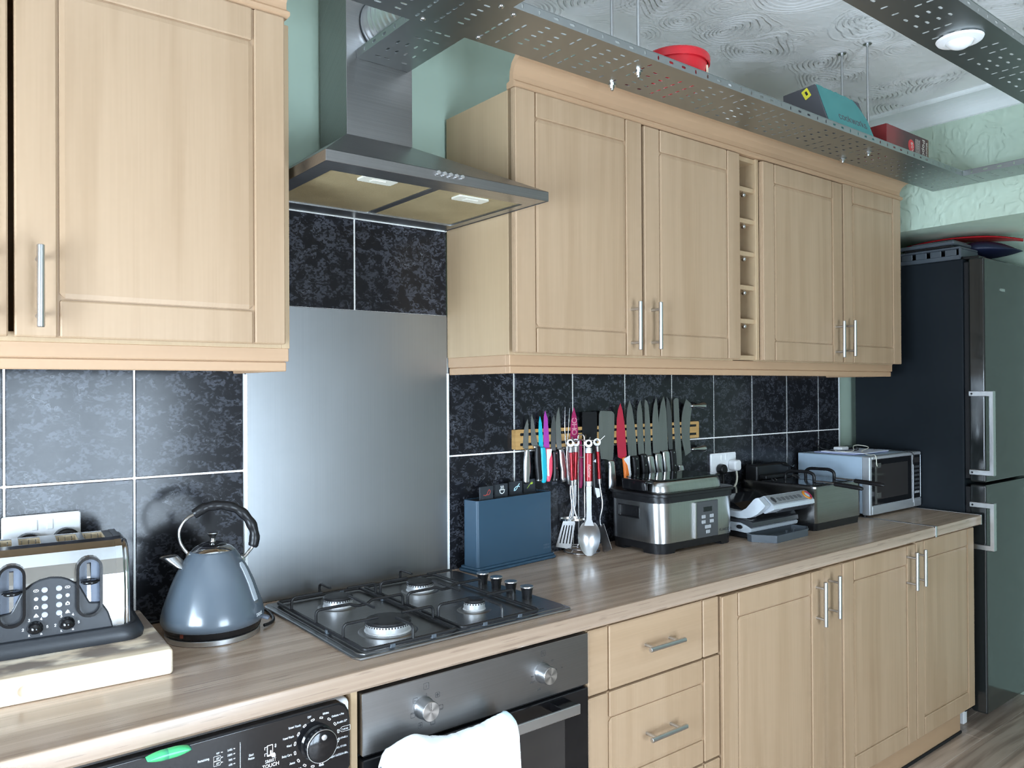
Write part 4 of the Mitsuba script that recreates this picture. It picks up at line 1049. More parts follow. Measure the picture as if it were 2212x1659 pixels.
# left double socket with two black plugs
def socket(cx, cz, label, w=.148, h=.087):
    s = thing('double_socket', label, 'socket')
    put('plate', to_wall(slab(rrect(cx - w / 2, cz - h / 2, cx + w / 2, cz + h / 2, .005), .010, .003), -.0003), 'm_white', s, smooth=40)
    for dx in (-.0145, .0145):
        put('switch', to_wall(slab(rrect(cx + dx - .0055, cz + .010, cx + dx + .0055, cz + .032, .0012), .0125, .001), -.0003), 'm_white', s, smooth=40)
    return s
socket(.253, 1.1475, 'white double socket behind the toaster')
def plug(x, z, label, mt='m_black', r=.0255, y=-.0104):
    p = thing('plug', label, 'plug')
    sh = Polygon([(r * math.cos(a), r * .98 * math.sin(a)) for a in np.linspace(0, 2 * np.pi, 30, endpoint=False)]).intersection(sbox(-r, -r * .82, r, r))
    put('body', to_wall(slab(affinity.translate(sh, x, z), .030, .007), y), mt, p, smooth=45)
    return p
p = plug(.2255, 1.130, 'black round plug with a white oval label in the socket behind the toaster')
put('label_spot', to_wall(poly(affinity.translate(affinity.scale(Point(0, 0).buffer(.0075), 1.2, .62), .2235, 1.1405), .0006), -.0402), 'm_print_white', p, label='white oval label')
plug(.296, 1.134, 'black plug without a label in the socket behind the toaster')
# ================================================================== BOARD CASE, UTENSILS, KNIVES, SOCKET (middle of the worktop)
mat('m_blue_case', (0.024, 0.056, 0.090), 0.40, spec=0.4)
mat('m_case_slate', (0.020, 0.024, 0.030), 0.45)
cs = thing('board_case', 'dark blue upright case holding index chopping boards', 'case')
CA = 6.0
def cl(m): return xf(m, (1.338, -.097, 0), CA)
base_o = rrect(-.010, -.013, .330, .078, .012)
put('base', cl(cat(slab(base_o, .009, .003).apply_translation([0, 0, ZW + .0003]), slab(base_o.buffer(-.005), .008, .003).apply_translation([0, 0, ZW + .009]))), 'm_blue_case', cs, smooth=40)
outer_o, inner_o = rrect(0, 0, .320, .064, .010), rrect(.004, .004, .316, .060, .007)
put('shell', cl(cat(poly(outer_o.difference(inner_o), .195).apply_translation([0, 0, ZW + .0165]), poly(inner_o, .002).apply_translation([0, 0, ZW + .017]))), 'm_blue_case', cs, smooth=40)
put('printed_name', cl(to_wall(cat(xf(text('JOSEPH', .0055, .0003), (.278, .956, 0)), xf(text('JOSEPH', .0055, .0003), (.278, .947, 0))), -.0001)), 'm_case_print', cs)
mat('m_case_print', (0.075, 0.105, 0.14), 0.5)
mat('m_icon_red', (0.42, 0.05, 0.04), 0.5); mat('m_icon_green', (0.45, 0.60, 0.06), 0.5); mat('m_icon_white', (0.75, 0.78, 0.8), 0.5); mat('m_icon_blue', (0.45, 0.68, 0.78), 0.5)
def ln(pts, w): return LineString(pts).buffer(w / 2)
icons = [('m_icon_red', 'raw meat', 'red', unary_union([ln([(-.015, -.007), (-.006, -.009), (0, -.004), (.004, .004), (.008, .008), (.012, .004), (.010, -.004), (.004, -.008), (-.004, -.006)], .0016)])),
         ('m_icon_white', 'cup', 'white', unary_union([ln([(-.010, 0), (-.008, -.008), (-.003, -.011), (.003, -.011), (.008, -.008), (.010, 0), (-.010, 0)], .0024), *[ln([(q, .003), (q + .0012, .007), (q - .0008, .012)], .0018) for q in (-.005, 0, .005)]])),
         ('m_icon_blue', 'fish', 'pale blue', unary_union([ln([(-.011, -.010), (-.010, -.004), (-.003, .001), (.005, .003), (.012, .010)], .0026), ln([(-.011, -.010), (-.004, -.009), (.002, -.003), (.005, .003), (.013, .001)], .0026), Point(-.007, -.006).buffer(.0012)])),
         ('m_icon_green', 'vegetable', 'green', unary_union([ln([(-.012, -.010), (-.002, .000), (.004, .004)], .0013), Polygon([(.002, .002), (.004, .009), (.008, .005), (.010, .011), (.012, .005), (.015, .007), (.012, .002), (.006, .001)])]))]
for i, (a, b) in enumerate(((.0145, .066), (.0775, .130), (.142, .196), (.206, .258))):
    dep = .012 + .0125 * i; sh_x = dep * .72; a += sh_x; b += sh_x
    t = thing('chopping_board_tab', f'slim index chopping board in the blue case, {icons[i][2]} {icons[i][1]} picture on its tab', 'chopping board')
    m = unary_union([sbox(.010, .925, .310, 1.124), rrect(a, 1.10, b, 1.164, .002)])
    put('board', cl(to_wall(poly(m, .005), dep + .005)), 'm_case_slate', t)
    put('tab_icon', cl(to_wall(poly(affinity.translate(icons[i][3], (a + b) / 2 + .002, 1.146), .0004), dep)), icons[i][0], t)

# utensil carousel
CC = np.array([1.790, -.058]); LAT = np.array([.729, -.685]); TOW = np.array([-.685, -.729])
def cp(l, t, z): q = CC + LAT * l + TOW * t; return (q[0], q[1], z)
car = thing('utensil_stand', 'chrome wire utensil stand beside the slow cooker', 'stand')
ringp = [cp(.058 * math.cos(a), .058 * math.sin(a), ZW + .0028) for a in np.linspace(0, 2 * np.pi, 41)]
ring2 = [cp(.048 * math.cos(a), .048 * math.sin(a), ZW + .014) for a in np.linspace(0, 2 * np.pi, 41)]
put('base_ring', cat(tube(ringp, .0025, 8), tube(ring2, .002, 8), *[tube([cp(.058 * math.cos(a), .058 * math.sin(a), ZW + .003), cp(.048 * math.cos(a), .048 * math.sin(a), ZW + .014)], .0018, 6) for a in (0.6, 2.2, 3.7, 5.3)]), 'm_chrome', car, smooth=True)
put('pole', cat(tube(arcpath([cp(-.050, 0, ZW + .014), cp(-.010, 0, ZW + .016), cp(-.010, 0, 1.300), cp(.010, 0, 1.300), cp(.010, 0, ZW + .016), cp(.050, 0, ZW + .014)], .012, 6), .0025, 8), tube([cp(-.010, 0, 1.225), cp(.010, 0, 1.225)], .0018, 6), tube([cp(-.010, 0, 1.265), cp(.010, 0, 1.265)], .0018, 6)), 'm_chrome', car, smooth=True)
for (l, t) in ((-.088, -.008), (.078, -.010), (.030, .066), (-.030, .060), (.016, -.050)):
    L = math.hypot(l, t)
    put('hook', tube(arcpath([cp(0, 0, 1.283), cp(l * .78, t * .78, 1.279), cp(l, t, 1.296)], .008), .0021, 8), 'm_chrome', car, smooth=True)
mat('m_red_metal', (0.30, 0.006, 0.012), 0.22, 0.75, clear=0.5)
def handle(l, t, tilt=0.0, wide=.0118, thin=.0085, turn=0.0, dz=0.0, root=None):
    """Red handle with steel ends and a hanging eye; the utensil's frame: z along the handle."""
    def pl(m): return xf(xf(m, (0, 0, 0), 0, 0, tilt), cp(l, t, 1.262 + dz), math.degrees(math.atan2(LAT[1], LAT[0])) + turn)
    def sec(z0, z1, k0=1.0, k1=1.0):
        return loft([[(wide * k * math.cos(a), thin * k * math.sin(a), z) for a in np.linspace(0, 2 * np.pi, 24, endpoint=False)] for z, k in ((z0, k0 * .93), (z0 + .001, k0), (z1 - .001, k1), (z1, k1 * .93))])
    h = put('handle', pl(sec(-.108, -.018, 1.0, 1.0)), 'm_red_metal', root, smooth=40, label='metallic red handle')
    put('ferrule', pl(sec(-.018, .000, 1.0, .9)), 'm_satin', h, smooth=40)
    put('ferrule', pl(sec(-.125, -.108, .95, 1.0)), 'm_satin', h, smooth=40)
    eye = poly(Point(0, .013).buffer(.0125).difference(Point(0, .015).buffer(.0062)), .004).apply_translation([0, 0, -.002])
    v = np.array(eye.vertices)
    put('eye', pl(tm(np.c_[v[:, 0], -v[:, 2], v[:, 1]], eye.faces)), 'm_white', h, label='pale hanging eye')
    return pl, h
def blade(pts, t=.0012):      # outline (lateral, z) -> flat piece facing the camera side
    q = poly(pts if hasattr(pts, 'exterior') or hasattr(pts, 'geoms') else Polygon(pts), t)
    v = np.array(q.vertices); return tm(np.c_[v[:, 0], -v[:, 2], v[:, 1]], q.faces)
def neck(pts, r=.003, n=20): return tube(spline(pts, n), r, 8)
# spoon
u = thing('serving_spoon', 'big steel serving spoon with a red handle hanging at the front of the utensil stand', 'spoon')
pl, h = handle(.024, .062, root=u)
tx = text('morphy', .0085, .0004); v = np.array(tx.vertices)
put('printed_name', pl(xf(tm(np.c_[-v[:, 1], -(.0088 + v[:, 2]), v[:, 0]], tx.faces), (.0045, 0, -.094))), 'm_print_pale', h)
rg = []
for s in np.linspace(0, 1, 22):
    z = -.242 - .108 * s
    w = .036 * math.sqrt(max(0.004, math.sin(math.pi * min(1, (.06 + .94 * s)) ** .85)))
    dp = .016 * math.sin(math.pi * s)
    rg.append([(w * a, -.002 + dp * (1 - a * a) - .004 * s, z) for a in np.linspace(-1, 1, 15)] + [(w * a, -.0008 + dp * (1 - a * a) - .004 * s, z) for a in np.linspace(1, -1, 15)])
put('neck', pl(cat(blade([(-.0085, -.122), (.0085, -.122), (.0078, -.20), (.0090, -.232), (.016, -.252), (-.016, -.252), (-.0090, -.232), (-.0078, -.20)], .0022))), 'm_satin', u)
put('bowl', pl(loft(rg)), 'm_satin', u, smooth=50, label='shiny spoon bowl')
# masher
u = thing('potato_masher', 'steel potato masher with a red handle hanging on the left of the utensil stand', 'masher')
pl, h = handle(-.034, .040, -2, .0070, .0115, root=u)
grid = affinity.scale(Point(0, 0).buffer(.042), 1.0, .72).difference(unary_union([sbox(-.030 + .0105 * i, -.018 + .004 * abs(i - 3), -.0245 + .0105 * i, .018 - .004 * abs(i - 3)) for i in range(7)]))
put('plate', pl(cat(poly(grid, .0014).apply_translation([-.004, -.004, -.236]), poly(affinity.scale(Point(0, 0).buffer(.042), 1.0, .72).difference(affinity.scale(Point(0, 0).buffer(.0405), 1.0, .71)), .006).apply_translation([-.004, -.004, -.236]))), 'm_chrome', u, label='slotted oval mashing plate')
put('neck', pl(cat(neck([(-.002, 0, -.12), (.001, 0, -.17), (.006, 0, -.215), (.014, -.004, -.234)], .0032), neck([(-.004, 0, -.12), (-.006, 0, -.17), (-.006, 0, -.215), (-.012, -.004, -.234)], .0028))), 'm_satin', u, smooth=True)
# fish slice
u = thing('fish_slice', 'slotted steel fish slice with a red handle between the masher and the spoon', 'spatula')
pl, h = handle(-.018, .016, 2, .0085, .0100, root=u)
sl_ = [slot(-.036 + .0095 * i, -.290, .062, .0036, 78 + 2 * i) for i in range(4)]
put('blade', pl(blade(Polygon([(-.006, -.121), (.006, -.121), (.007, -.190), (-.002, -.238), (.006, -.250), (-.006, -.338), (-.056, -.332), (-.034, -.246), (-.016, -.236), (-.007, -.19)]).difference(unary_union(sl_)), .0014)), 'm_satin', u, label='slotted blade')
# ladle-like turner on the right
u = thing('solid_turner', 'steel turner with a red handle hanging on the right of the utensil stand', 'spatula')
pl, h = handle(.053, -.004, -3, .0068, .0110, root=u)
put('neck', pl(neck([(0, 0, -.12), (.004, 0, -.16), (.003, 0, -.21), (-.006, .002, -.245), (-.002, .004, -.268)], .0030)), 'm_satin', u, smooth=True)
put('blade', pl(xf(blade([(-.020, 0), (.020, 0), (.032, -.088), (-.030, -.088)], .0014), (-.002, .004, -.262), -62, 0, -22)), 'm_satin', u)

# magnetic knife rack and knives
mr = thing('knife_rack', 'bamboo magnetic knife rack screwed to the tiles', 'knife rack')
mat('m_bamboo', P_(lambda p, n, uv: mix((0.50, 0.305, 0.115), (0.36, 0.200, 0.065), fbm(p.z * 220, p.x * 9, 1.0, 3))), 0.45)
face = rrect(1.543, 1.260, 2.448, 1.323, .004).difference(unary_union([rrect(1.562, z - .0045, 2.435, z + .0045, .003) for z in (1.3075, 1.2755)]))
put('board', cat(to_wall(poly(rrect(1.543, 1.260, 2.448, 1.323, .004), .016), -.0003), to_wall(poly(face, .004), -.0163)), 'm_bamboo', mr)
for z in (1.3075, 1.2755):
    put('magnet_strip', box(1.5622, 2.4348, -.0174, -.0160, z - .0043, z + .0043, .0004), 'm_black', mr, label='dark magnet strip')
mat('m_blade', P_(lambda p, n, uv: mix((0.30, 0.305, 0.30), (0.40, 0.405, 0.40), 0.6 * noise(p.x * 900, p.z * 14, 1) + 0.4 * noise(p.x * 30, p.z * 12, 2))), 0.46, 1.0)
mat('m_blade_dark', (0.20, 0.205, 0.21), 0.5, 1.0)
mat('m_steel_handle', (0.66, 0.67, 0.68), 0.26, 1.0)
mat('m_turq', (0.015, 0.42, 0.52), 0.35); mat('m_purple', (0.36, 0.045, 0.33), 0.35); mat('m_pink', (0.80, 0.09, 0.15), 0.35); mat('m_crimson', (0.34, 0.015, 0.095), 0.4)
mat('m_red_blade', (0.42, 0.018, 0.045), 0.4); mat('m_orange', (0.80, 0.20, 0.03), 0.4)
YB_ = -.0208
KN = [
    ('paring_knife', 'first knife from the left on the rack: small all-steel paring knife', 'm_blade', 'm_steel_handle', [(1.591, 1.357), (1.585, 1.346), (1.578, 1.329), (1.574, 1.302), (1.571, 1.267), (1.578, 1.26), (1.593, 1.26), (1.594, 1.301), (1.594, 1.34)], [(1.5845, 1.2615, 0.0075), (1.584, 1.2505, 0.009), (1.5835, 1.2235, 0.0125), (1.5835, 1.194, 0.0135), (1.581, 1.169, 0.011), (1.58, 1.152, 0.01)]),
    ('paring_knife', 'second knife from the left on the rack: small blade, black handle with steel bolster', 'm_blade', 'm_black', [(1.608, 1.371), (1.605, 1.355), (1.604, 1.32), (1.606, 1.275), (1.614, 1.268), (1.633, 1.268), (1.633, 1.272), (1.623, 1.312), (1.616, 1.349)], [(1.627, 1.2685, 0.009), (1.6285, 1.2545, 0.0105), (1.6295, 1.2205, 0.0125), (1.632, 1.191, 0.012), (1.6345, 1.165, 0.0115), (1.6345, 1.1595, 0.0105)]),
    ('paring_knife', 'turquoise knife, blade and handle, on the rack', 'm_turq', 'm_turq', [(1.643, 1.364), (1.639, 1.35), (1.637, 1.319), (1.638, 1.262), (1.656, 1.261), (1.654, 1.298), (1.65, 1.342)], [(1.6475, 1.2635, 0.0095), (1.6495, 1.2495, 0.0115), (1.6505, 1.2095, 0.0135), (1.653, 1.176, 0.013), (1.653, 1.149, 0.008)]),
    ('paring_knife', 'knife with a purple blade and pink and white handle on the rack', 'm_purple', 'm_pink', [(1.665, 1.381), (1.66, 1.362), (1.658, 1.318), (1.659, 1.258), (1.682, 1.26), (1.679, 1.313), (1.675, 1.357)], [(1.6715, 1.2595, 0.0115), (1.6735, 1.246, 0.0125), (1.6765, 1.218, 0.0135), (1.6765, 1.186, 0.0125), (1.672, 1.1585, 0.008), (1.671, 1.1515, 0.004)]),
    ('utility_knife', 'narrow dark knife with a riveted black handle, fifth from the left on the rack', 'm_blade_dark', 'm_black', [(1.703, 1.369), (1.695, 1.353), (1.69, 1.325), (1.689, 1.249), (1.709, 1.248), (1.709, 1.296), (1.707, 1.352)], [(1.701, 1.2495, 0.011), (1.7025, 1.2345, 0.0105), (1.7035, 1.206, 0.0105), (1.7035, 1.176, 0.0105), (1.702, 1.158, 0.012), (1.6995, 1.1495, 0.0095)]),
    ('utility_knife', 'all-steel knife left of the carving fork on the rack', 'm_blade', 'm_steel_handle', [(1.724, 1.392), (1.715, 1.37), (1.709, 1.34), (1.711, 1.28), (1.717, 1.254), (1.736, 1.254), (1.734, 1.295), (1.728, 1.364)], [(1.7275, 1.2545, 0.0105), (1.7305, 1.2385, 0.0115), (1.7355, 1.204, 0.0135), (1.7405, 1.173, 0.0135), (1.739, 1.145, 0.01)]),
    ('utility_knife', 'crimson knife with pale letters on its blade, behind the utensil stand', 'm_crimson', 'm_crimson', [(1.792, 1.389), (1.784, 1.368), (1.777, 1.33), (1.775, 1.285), (1.809, 1.283), (1.81, 1.308), (1.804, 1.354)], [(1.8105, 1.2795, 0.0105), (1.8125, 1.2405, 0.0085), (1.8145, 1.1985, 0.0085), (1.8155, 1.1575, 0.0075), (1.814, 1.1185, 0.006)]),
    ('cleaver', 'black rectangular cleaver on the rack, behind the red spoon handle', 'm_black_matt', 'm_black', [(1.831, 1.373), (1.83, 1.332), (1.829, 1.256), (1.841, 1.243), (1.887, 1.24), (1.897, 1.25), (1.899, 1.33), (1.898, 1.371), (1.894, 1.372)], [(1.881, 1.2405, 0.01), (1.881, 1.2095, 0.011), (1.882, 1.174, 0.012), (1.884, 1.132, 0.013), (1.8875, 1.1, 0.0135), (1.889, 1.083, 0.01)]),
    ('cleaver', 'broad steel cleaver with a steel handle, left of the red knife', 'm_blade', 'm_steel_handle', [(1.914, 1.375), (1.909, 1.363), (1.907, 1.309), (1.909, 1.256), (1.917, 1.209), (1.94, 1.207), (1.973, 1.197), (1.977, 1.221), (1.983, 1.327), (1.983, 1.361), (1.976, 1.37), (1.968, 1.373)], [(1.9595, 1.202, 0.0145), (1.9635, 1.179, 0.0145), (1.965, 1.1465, 0.016), (1.966, 1.1125, 0.017), (1.966, 1.102, 0.015)]),
    ('chef_knife', 'bright red knife with a white and orange handle above the slow cooker', 'm_red_blade', 'm_orange', [(2.014, 1.399), (2.003, 1.378), (1.996, 1.344), (1.994, 1.284), (2.0, 1.211), (2.017, 1.204), (2.044, 1.213), (2.04, 1.26), (2.033, 1.33), (2.024, 1.375)], [(2.0315, 1.209, 0.0155), (2.035, 1.191, 0.015), (2.038, 1.167, 0.015), (2.041, 1.143, 0.016), (2.0415, 1.126, 0.0145)]),
    ('chef_knife', 'steel knife with a riveted black handle just right of the red knife', 'm_blade', 'm_black', [(2.06, 1.41), (2.05, 1.384), (2.044, 1.347), (2.045, 1.282), (2.053, 1.211), (2.096, 1.209), (2.093, 1.258), (2.084, 1.328), (2.072, 1.385)], [(2.0825, 1.211, 0.0175), (2.0855, 1.1815, 0.0155), (2.0885, 1.1485, 0.0145), (2.0895, 1.122, 0.0155)]),
    ('carving_knife', 'slimmer steel knife with a riveted black handle, second right of the red knife', 'm_blade', 'm_black', [(2.116, 1.41), (2.103, 1.389), (2.097, 1.361), (2.099, 1.279), (2.105, 1.213), (2.134, 1.214), (2.131, 1.278), (2.125, 1.367)], [(2.126, 1.215, 0.015), (2.129, 1.19, 0.014), (2.1335, 1.156, 0.0135), (2.1365, 1.123, 0.0145)]),
    ('bread_knife', 'serrated knife with a steel handle, third right of the red knife', 'm_blade', 'm_steel_handle', [(2.141, 1.411), (2.137, 1.388), (2.138, 1.322), (2.137, 1.216), (2.15, 1.202), (2.173, 1.207), (2.17, 1.254), (2.166, 1.332), (2.159, 1.388), (2.152, 1.405)], [(2.16, 1.208, 0.014), (2.1645, 1.183, 0.0165), (2.1715, 1.149, 0.0165), (2.1755, 1.1155, 0.0155)]),
    ('carving_knife', 'all-steel pointed knife between the serrated knife and the broadest all-steel knife', 'm_blade', 'm_steel_handle', [(2.201, 1.418), (2.188, 1.392), (2.18, 1.343), (2.18, 1.276), (2.183, 1.215), (2.207, 1.207), (2.22, 1.216), (2.216, 1.297), (2.208, 1.387)], [(2.203, 1.214, 0.015), (2.2065, 1.1895, 0.0185), (2.2095, 1.162, 0.0175), (2.2145, 1.135, 0.0165), (2.216, 1.1125, 0.015)]),
    ('chef_knife', 'tallest and broadest all-steel chef knife on the right half of the rack', 'm_blade', 'm_steel_handle', [(2.242, 1.421), (2.227, 1.394), (2.215, 1.342), (2.212, 1.297), (2.215, 1.225), (2.23, 1.217), (2.264, 1.215), (2.261, 1.295), (2.256, 1.364), (2.249, 1.402)], [(2.246, 1.221, 0.017), (2.249, 1.196, 0.019), (2.252, 1.164, 0.018), (2.257, 1.132, 0.018), (2.2585, 1.109, 0.0165)]),
    ('bread_knife', 'serrated knife with a riveted black handle, second from the right of the straight knives', 'm_blade_dark', 'm_black', [(2.26, 1.419), (2.257, 1.364), (2.261, 1.295), (2.268, 1.223), (2.291, 1.222), (2.289, 1.271), (2.286, 1.351), (2.273, 1.404)], [(2.2835, 1.2225, 0.0155), (2.288, 1.198, 0.015), (2.2915, 1.161, 0.0145), (2.294, 1.129, 0.015), (2.2945, 1.106, 0.0145)]),
    ('carving_knife', 'long square-ended slicing knife left of the two-handled mincing knife', 'm_blade', 'm_steel_handle', [(2.305, 1.413), (2.299, 1.406), (2.3, 1.317), (2.306, 1.225), (2.307, 1.164), (2.323, 1.158), (2.344, 1.158), (2.34, 1.223), (2.33, 1.339), (2.326, 1.41), (2.32, 1.414)], [(2.3285, 1.1625, 0.0135), (2.332, 1.147, 0.014), (2.336, 1.1215, 0.016), (2.3365, 1.103, 0.0155)]),
]
def smooth_outline(pts, sharp=0):
    P = Polygon(pts); return P.buffer(.0022, quad_segs=3).buffer(-.0044, quad_segs=3).buffer(.0022, quad_segs=3).union(Polygon([pts[0], pts[1], pts[-1]])).buffer(0)
def grip_mesh(hh, depth=.015, y=YB_):
    c = np.array([(a, b) for a, b, w in hh]); ws = np.array([w for a, b, w in hh])
    s = np.linspace(0, len(hh) - 1, 26); k = np.arange(len(hh))
    from scipy.interpolate import PchipInterpolator as PI
    X, Z, Wd = PI(k, c[:, 0])(s), PI(k, c[:, 1])(s), PI(k, ws)(s)
    rings = []
    for i, (x, z, w) in enumerate(zip(X, Z, Wd)):
        e = min(i, len(s) - 1 - i); sc = (.70, .92, 1)[min(e, 2)]
        d = depth * (.42 + .08 * math.sin(i / 25 * math.pi))
        rings.append([(x + w * sc * np.sign(math.cos(a)) * abs(math.cos(a)) ** .8, y - depth * .40 + d * sc * np.sign(math.sin(a)) * abs(math.sin(a)) ** .8, z) for a in np.linspace(0, 2 * np.pi, 18, endpoint=False)])
    return loft(rings), (X, Z, Wd)
for nm, lab, bm, hm, bl, hh in KN:
    k = thing(nm, lab, 'knife' if nm != 'cleaver' else 'cleaver', 'knives on the magnetic rack')
    shp = smooth_outline(bl)
    if nm == 'bread_knife':
        x0 = [p for p in bl[1:4]]
        zs = np.linspace(min(p[1] for p in x0) + .004, max(p[1] for p in x0), 34)
        xs = np.interp(zs, [p[1] for p in x0][::-1], [p[0] for p in x0][::-1])
        shp = shp.difference(unary_union([Point(x - .0002, z).buffer(.0020, quad_segs=3) for x, z in zip(xs, zs)]))
    put('blade', to_wall(poly(shp, .0018), YB_), bm, k, label=None)
    g, (X, Z, Wd) = grip_mesh(hh)
    put('handle', g, hm, k, smooth=50)
    if hm == 'm_black' and nm != 'cleaver' and 'riveted' in lab:
        for q in (3, 12, 21):
            put('rivet', cyl((X[q], YB_ - .0110, Z[q]), (X[q], YB_ - .0140, Z[q]), .0026, 10), 'm_satin', k)
    if 'bolster' in lab:
        put('bolster', box(1.612, 1.634, YB_ - .011, YB_ + .0, 1.2615, 1.270, .002), 'm_satin', k); put('end_cap', box(1.6245, 1.6445, YB_ - .012, YB_ - .0005, 1.155, 1.166, .003), 'm_satin', k)
    if hm == 'm_pink':
        put('white_inlay', to_wall(slab(Polygon([(1.662, 1.256), (1.681, 1.256), (1.678, 1.238), (1.670, 1.224), (1.668, 1.196), (1.670, 1.170), (1.664, 1.172), (1.663, 1.20), (1.662, 1.23)]).buffer(.001), .003, .001), YB_ - .0118), 'm_white', k, label='white inlay')
    if hm == 'm_orange':
        put('white_inlay', to_wall(slab(Polygon([(2.018, 1.204), (2.047, 1.214), (2.047, 1.19), (2.050, 1.165), (2.057, 1.126), (2.050, 1.124), (2.044, 1.150), (2.036, 1.182)]).buffer(.001), .004, .0015), YB_ - .0105), 'm_white', k, label='white inlay')
    if nm == 'cleaver' and hm == 'm_black':
        for pg in ([(1.868, 1.205), (1.880, 1.212), (1.880, 1.200)], [(1.876, 1.115), (1.900, 1.110), (1.899, 1.083), (1.886, 1.080), (1.880, 1.095)]):
            put('white_inlay', to_wall(poly(Polygon(pg), .003), YB_ - .0115), 'm_white', k, label='white inlay')
    if hm == 'm_crimson':
        lt = []
        for j, ch in enumerate('CHO'):
            lt.append(xf(text(ch, .021, .0004, True), (1.782 + .021, 1.352 - .0195 * (j + 1) + .0035, 0), 90))
        put('lettering', to_wall(cat(lt[::1]), YB_ - .0018), 'm_pale_rose', k, label='pale letters')
mat('m_pale_rose', (0.55, 0.22, 0.28), 0.5)
fk = thing('carving_fork', 'two-pronged steel carving fork on the rack behind the utensil stand', 'fork', 'knives on the magnetic rack')
put('prongs', cat(tube([(1.751, YB_ - .0015, 1.392), (1.750, YB_ - .0015, 1.315), (1.752, YB_ - .0015, 1.283), (1.756, YB_ - .002, 1.262)], [.0005, .0018, .002, .0025], 8), tube([(1.772, YB_ - .0015, 1.388), (1.766, YB_ - .0015, 1.314), (1.762, YB_ - .0015, 1.283), (1.757, YB_ - .002, 1.262)], [.0005, .0018, .002, .0025], 8)), 'm_satin', fk, smooth=True)
put('handle', grip_mesh([(1.756, 1.268, .004), (1.7535, 1.2535, .005), (1.7555, 1.223, .0075), (1.758, 1.1825, .008), (1.762, 1.1355, .007)])[0], 'm_steel_handle', fk, smooth=50)
mz = thing('mincing_knife', 'curved two-handled steel mincing knife at the right end of the rack', 'knife', 'knives on the magnetic rack')
mo = spline([(2.370, 1.409), (2.354, 1.377), (2.344, 1.338), (2.342, 1.301), (2.346, 1.255), (2.356, 1.217), (2.363, 1.194)], 24)
mi_ = spline([(2.399, 1.209), (2.392, 1.244), (2.389, 1.281), (2.393, 1.325), (2.402, 1.369), (2.409, 1.386)], 20)
put('blade', to_wall(poly(Polygon(np.vstack([mo, mi_])), .002), YB_), 'm_blade', mz)
for z0, z1 in ((1.383, 1.382), (1.217, 1.2145)):
    put('handle', xf(lathe([(0, -.004), (.0075, -.003), (.0075, .012), (.006, .018), (.0095, .040), (.0135, .058), (.0140, .068), (.011, .076), (0, .079)], 24), (2.403, YB_ - .004, z0), 0, 0, 90), 'm_steel_handle', mz, smooth=True)
# right double socket
rs = socket(2.6155, 1.1515, 'white double socket above the slow cooker', .160, .080)
p = plug(2.583, 1.128, 'black plug in the socket above the slow cooker', 'm_black', .021)
put('cable', tube(spline([(2.583, -.030, 1.112), (2.580, -.034, 1.09), (2.572, -.035, 1.05), (2.555, -.030, 1.0), (2.54, -.02, .93)], 20), .0035, 8), 'm_black', p, smooth=True)
p = thing('plug', 'white plug in the socket above the slow cooker', 'plug')
put('body', to_wall(slab(rrect(2.640, 1.118, 2.684, 1.162, .012), .036, .008), -.0104), 'm_white', p, smooth=45)
put('cable', tube(spline([(2.668, -.030, 1.120), (2.670, -.032, 1.10), (2.662, -.036, 1.075), (2.640, -.038, 1.052), (2.61, -.036, 1.03), (2.59, -.03, .99), (2.585, -.025, .925)], 30), .0042, 8), 'm_cable', p, smooth=True)
mat('m_cable', (0.70, 0.68, 0.58), 0.5)
# ================================================================== SLOW COOKER, GRILL, FRYER, MICROWAVE (right end of the worktop)
mat('m_steel_cooker', brushed('z', (0.46, 0.46, 0.455), (0.58, 0.58, 0.575)), 0.26, 1.0)
mat('m_glass_black', (0.006, 0.007, 0.007), 0.04, spec=0.8)
sc = thing('slow_cooker', 'rectangular steel slow cooker with a digital panel, under the knives', 'slow cooker')
SX, SY = 1.930, -.272         # front left corner
def sl_(m): return xf(m, (SX, SY, 0), -1.5)
SW, SD = .388, .240
def ring_loft(specs, n=88):
    """Rounded rectangles stacked: (x0, y0, x1, y1, r, z)."""
    rings = []
    for x0, y0, x1, y1, r, z in specs:
        o = rrect(x0, y0, x1, y1, r, 8).exterior; L = o.length
        pts = np.array([o.interpolate(t * L).coords[0] for t in np.arange(n) / n])
        k = np.argmin(np.abs(np.arctan2(pts[:, 1] - (y0 + y1) / 2, pts[:, 0] - (x0 + x1) / 2) + 2.3)); pts = np.roll(pts, -k, 0)
        rings.append(np.c_[pts, np.full(n, z)])
    return loft(rings)
R_ = .048
base_cut = man(ring_loft([(.004, .004, SW - .004, SD - .004, R_, ZW + .0003), (.002, .002, SW - .002, SD - .002, R_, ZW + .036)]))
for a, b, c, d in ((.075, -.02, SW - .075, .30), (-.02, .075, .42, SD - .075)):
    base_cut = base_cut - man(box(a, c, b, d, ZW - .01, ZW + .011, .006))
put('base', sl_(unman(base_cut)), 'm_black', sc, smooth=40, label='black base with arched feet')
bodym = man(ring_loft([(0, 0, SW, SD, R_, ZW + .035), (0, 0, SW, SD, R_, 1.079)])) - man(box(-.01, .012, .090, .185, 1.023, 1.062, .003))
put('body', sl_(unman(bodym)), 'm_steel_cooker', sc, smooth=40, label='brushed steel body')
put('side_handle', sl_(cat(box(-.0015, .003, .088, .187, 1.0595, 1.0635, .001), box(-.0015, .003, .088, .187, 1.0215, 1.0255, .001), box(-.0015, .003, .088, .091, 1.0255, 1.0595, .001), box(-.0015, .003, .184, .187, 1.0255, 1.0595, .001), box(.009, .0125, .090, .185, 1.023, 1.062, 0))), 'm_black', sc, label='black recessed side grip')
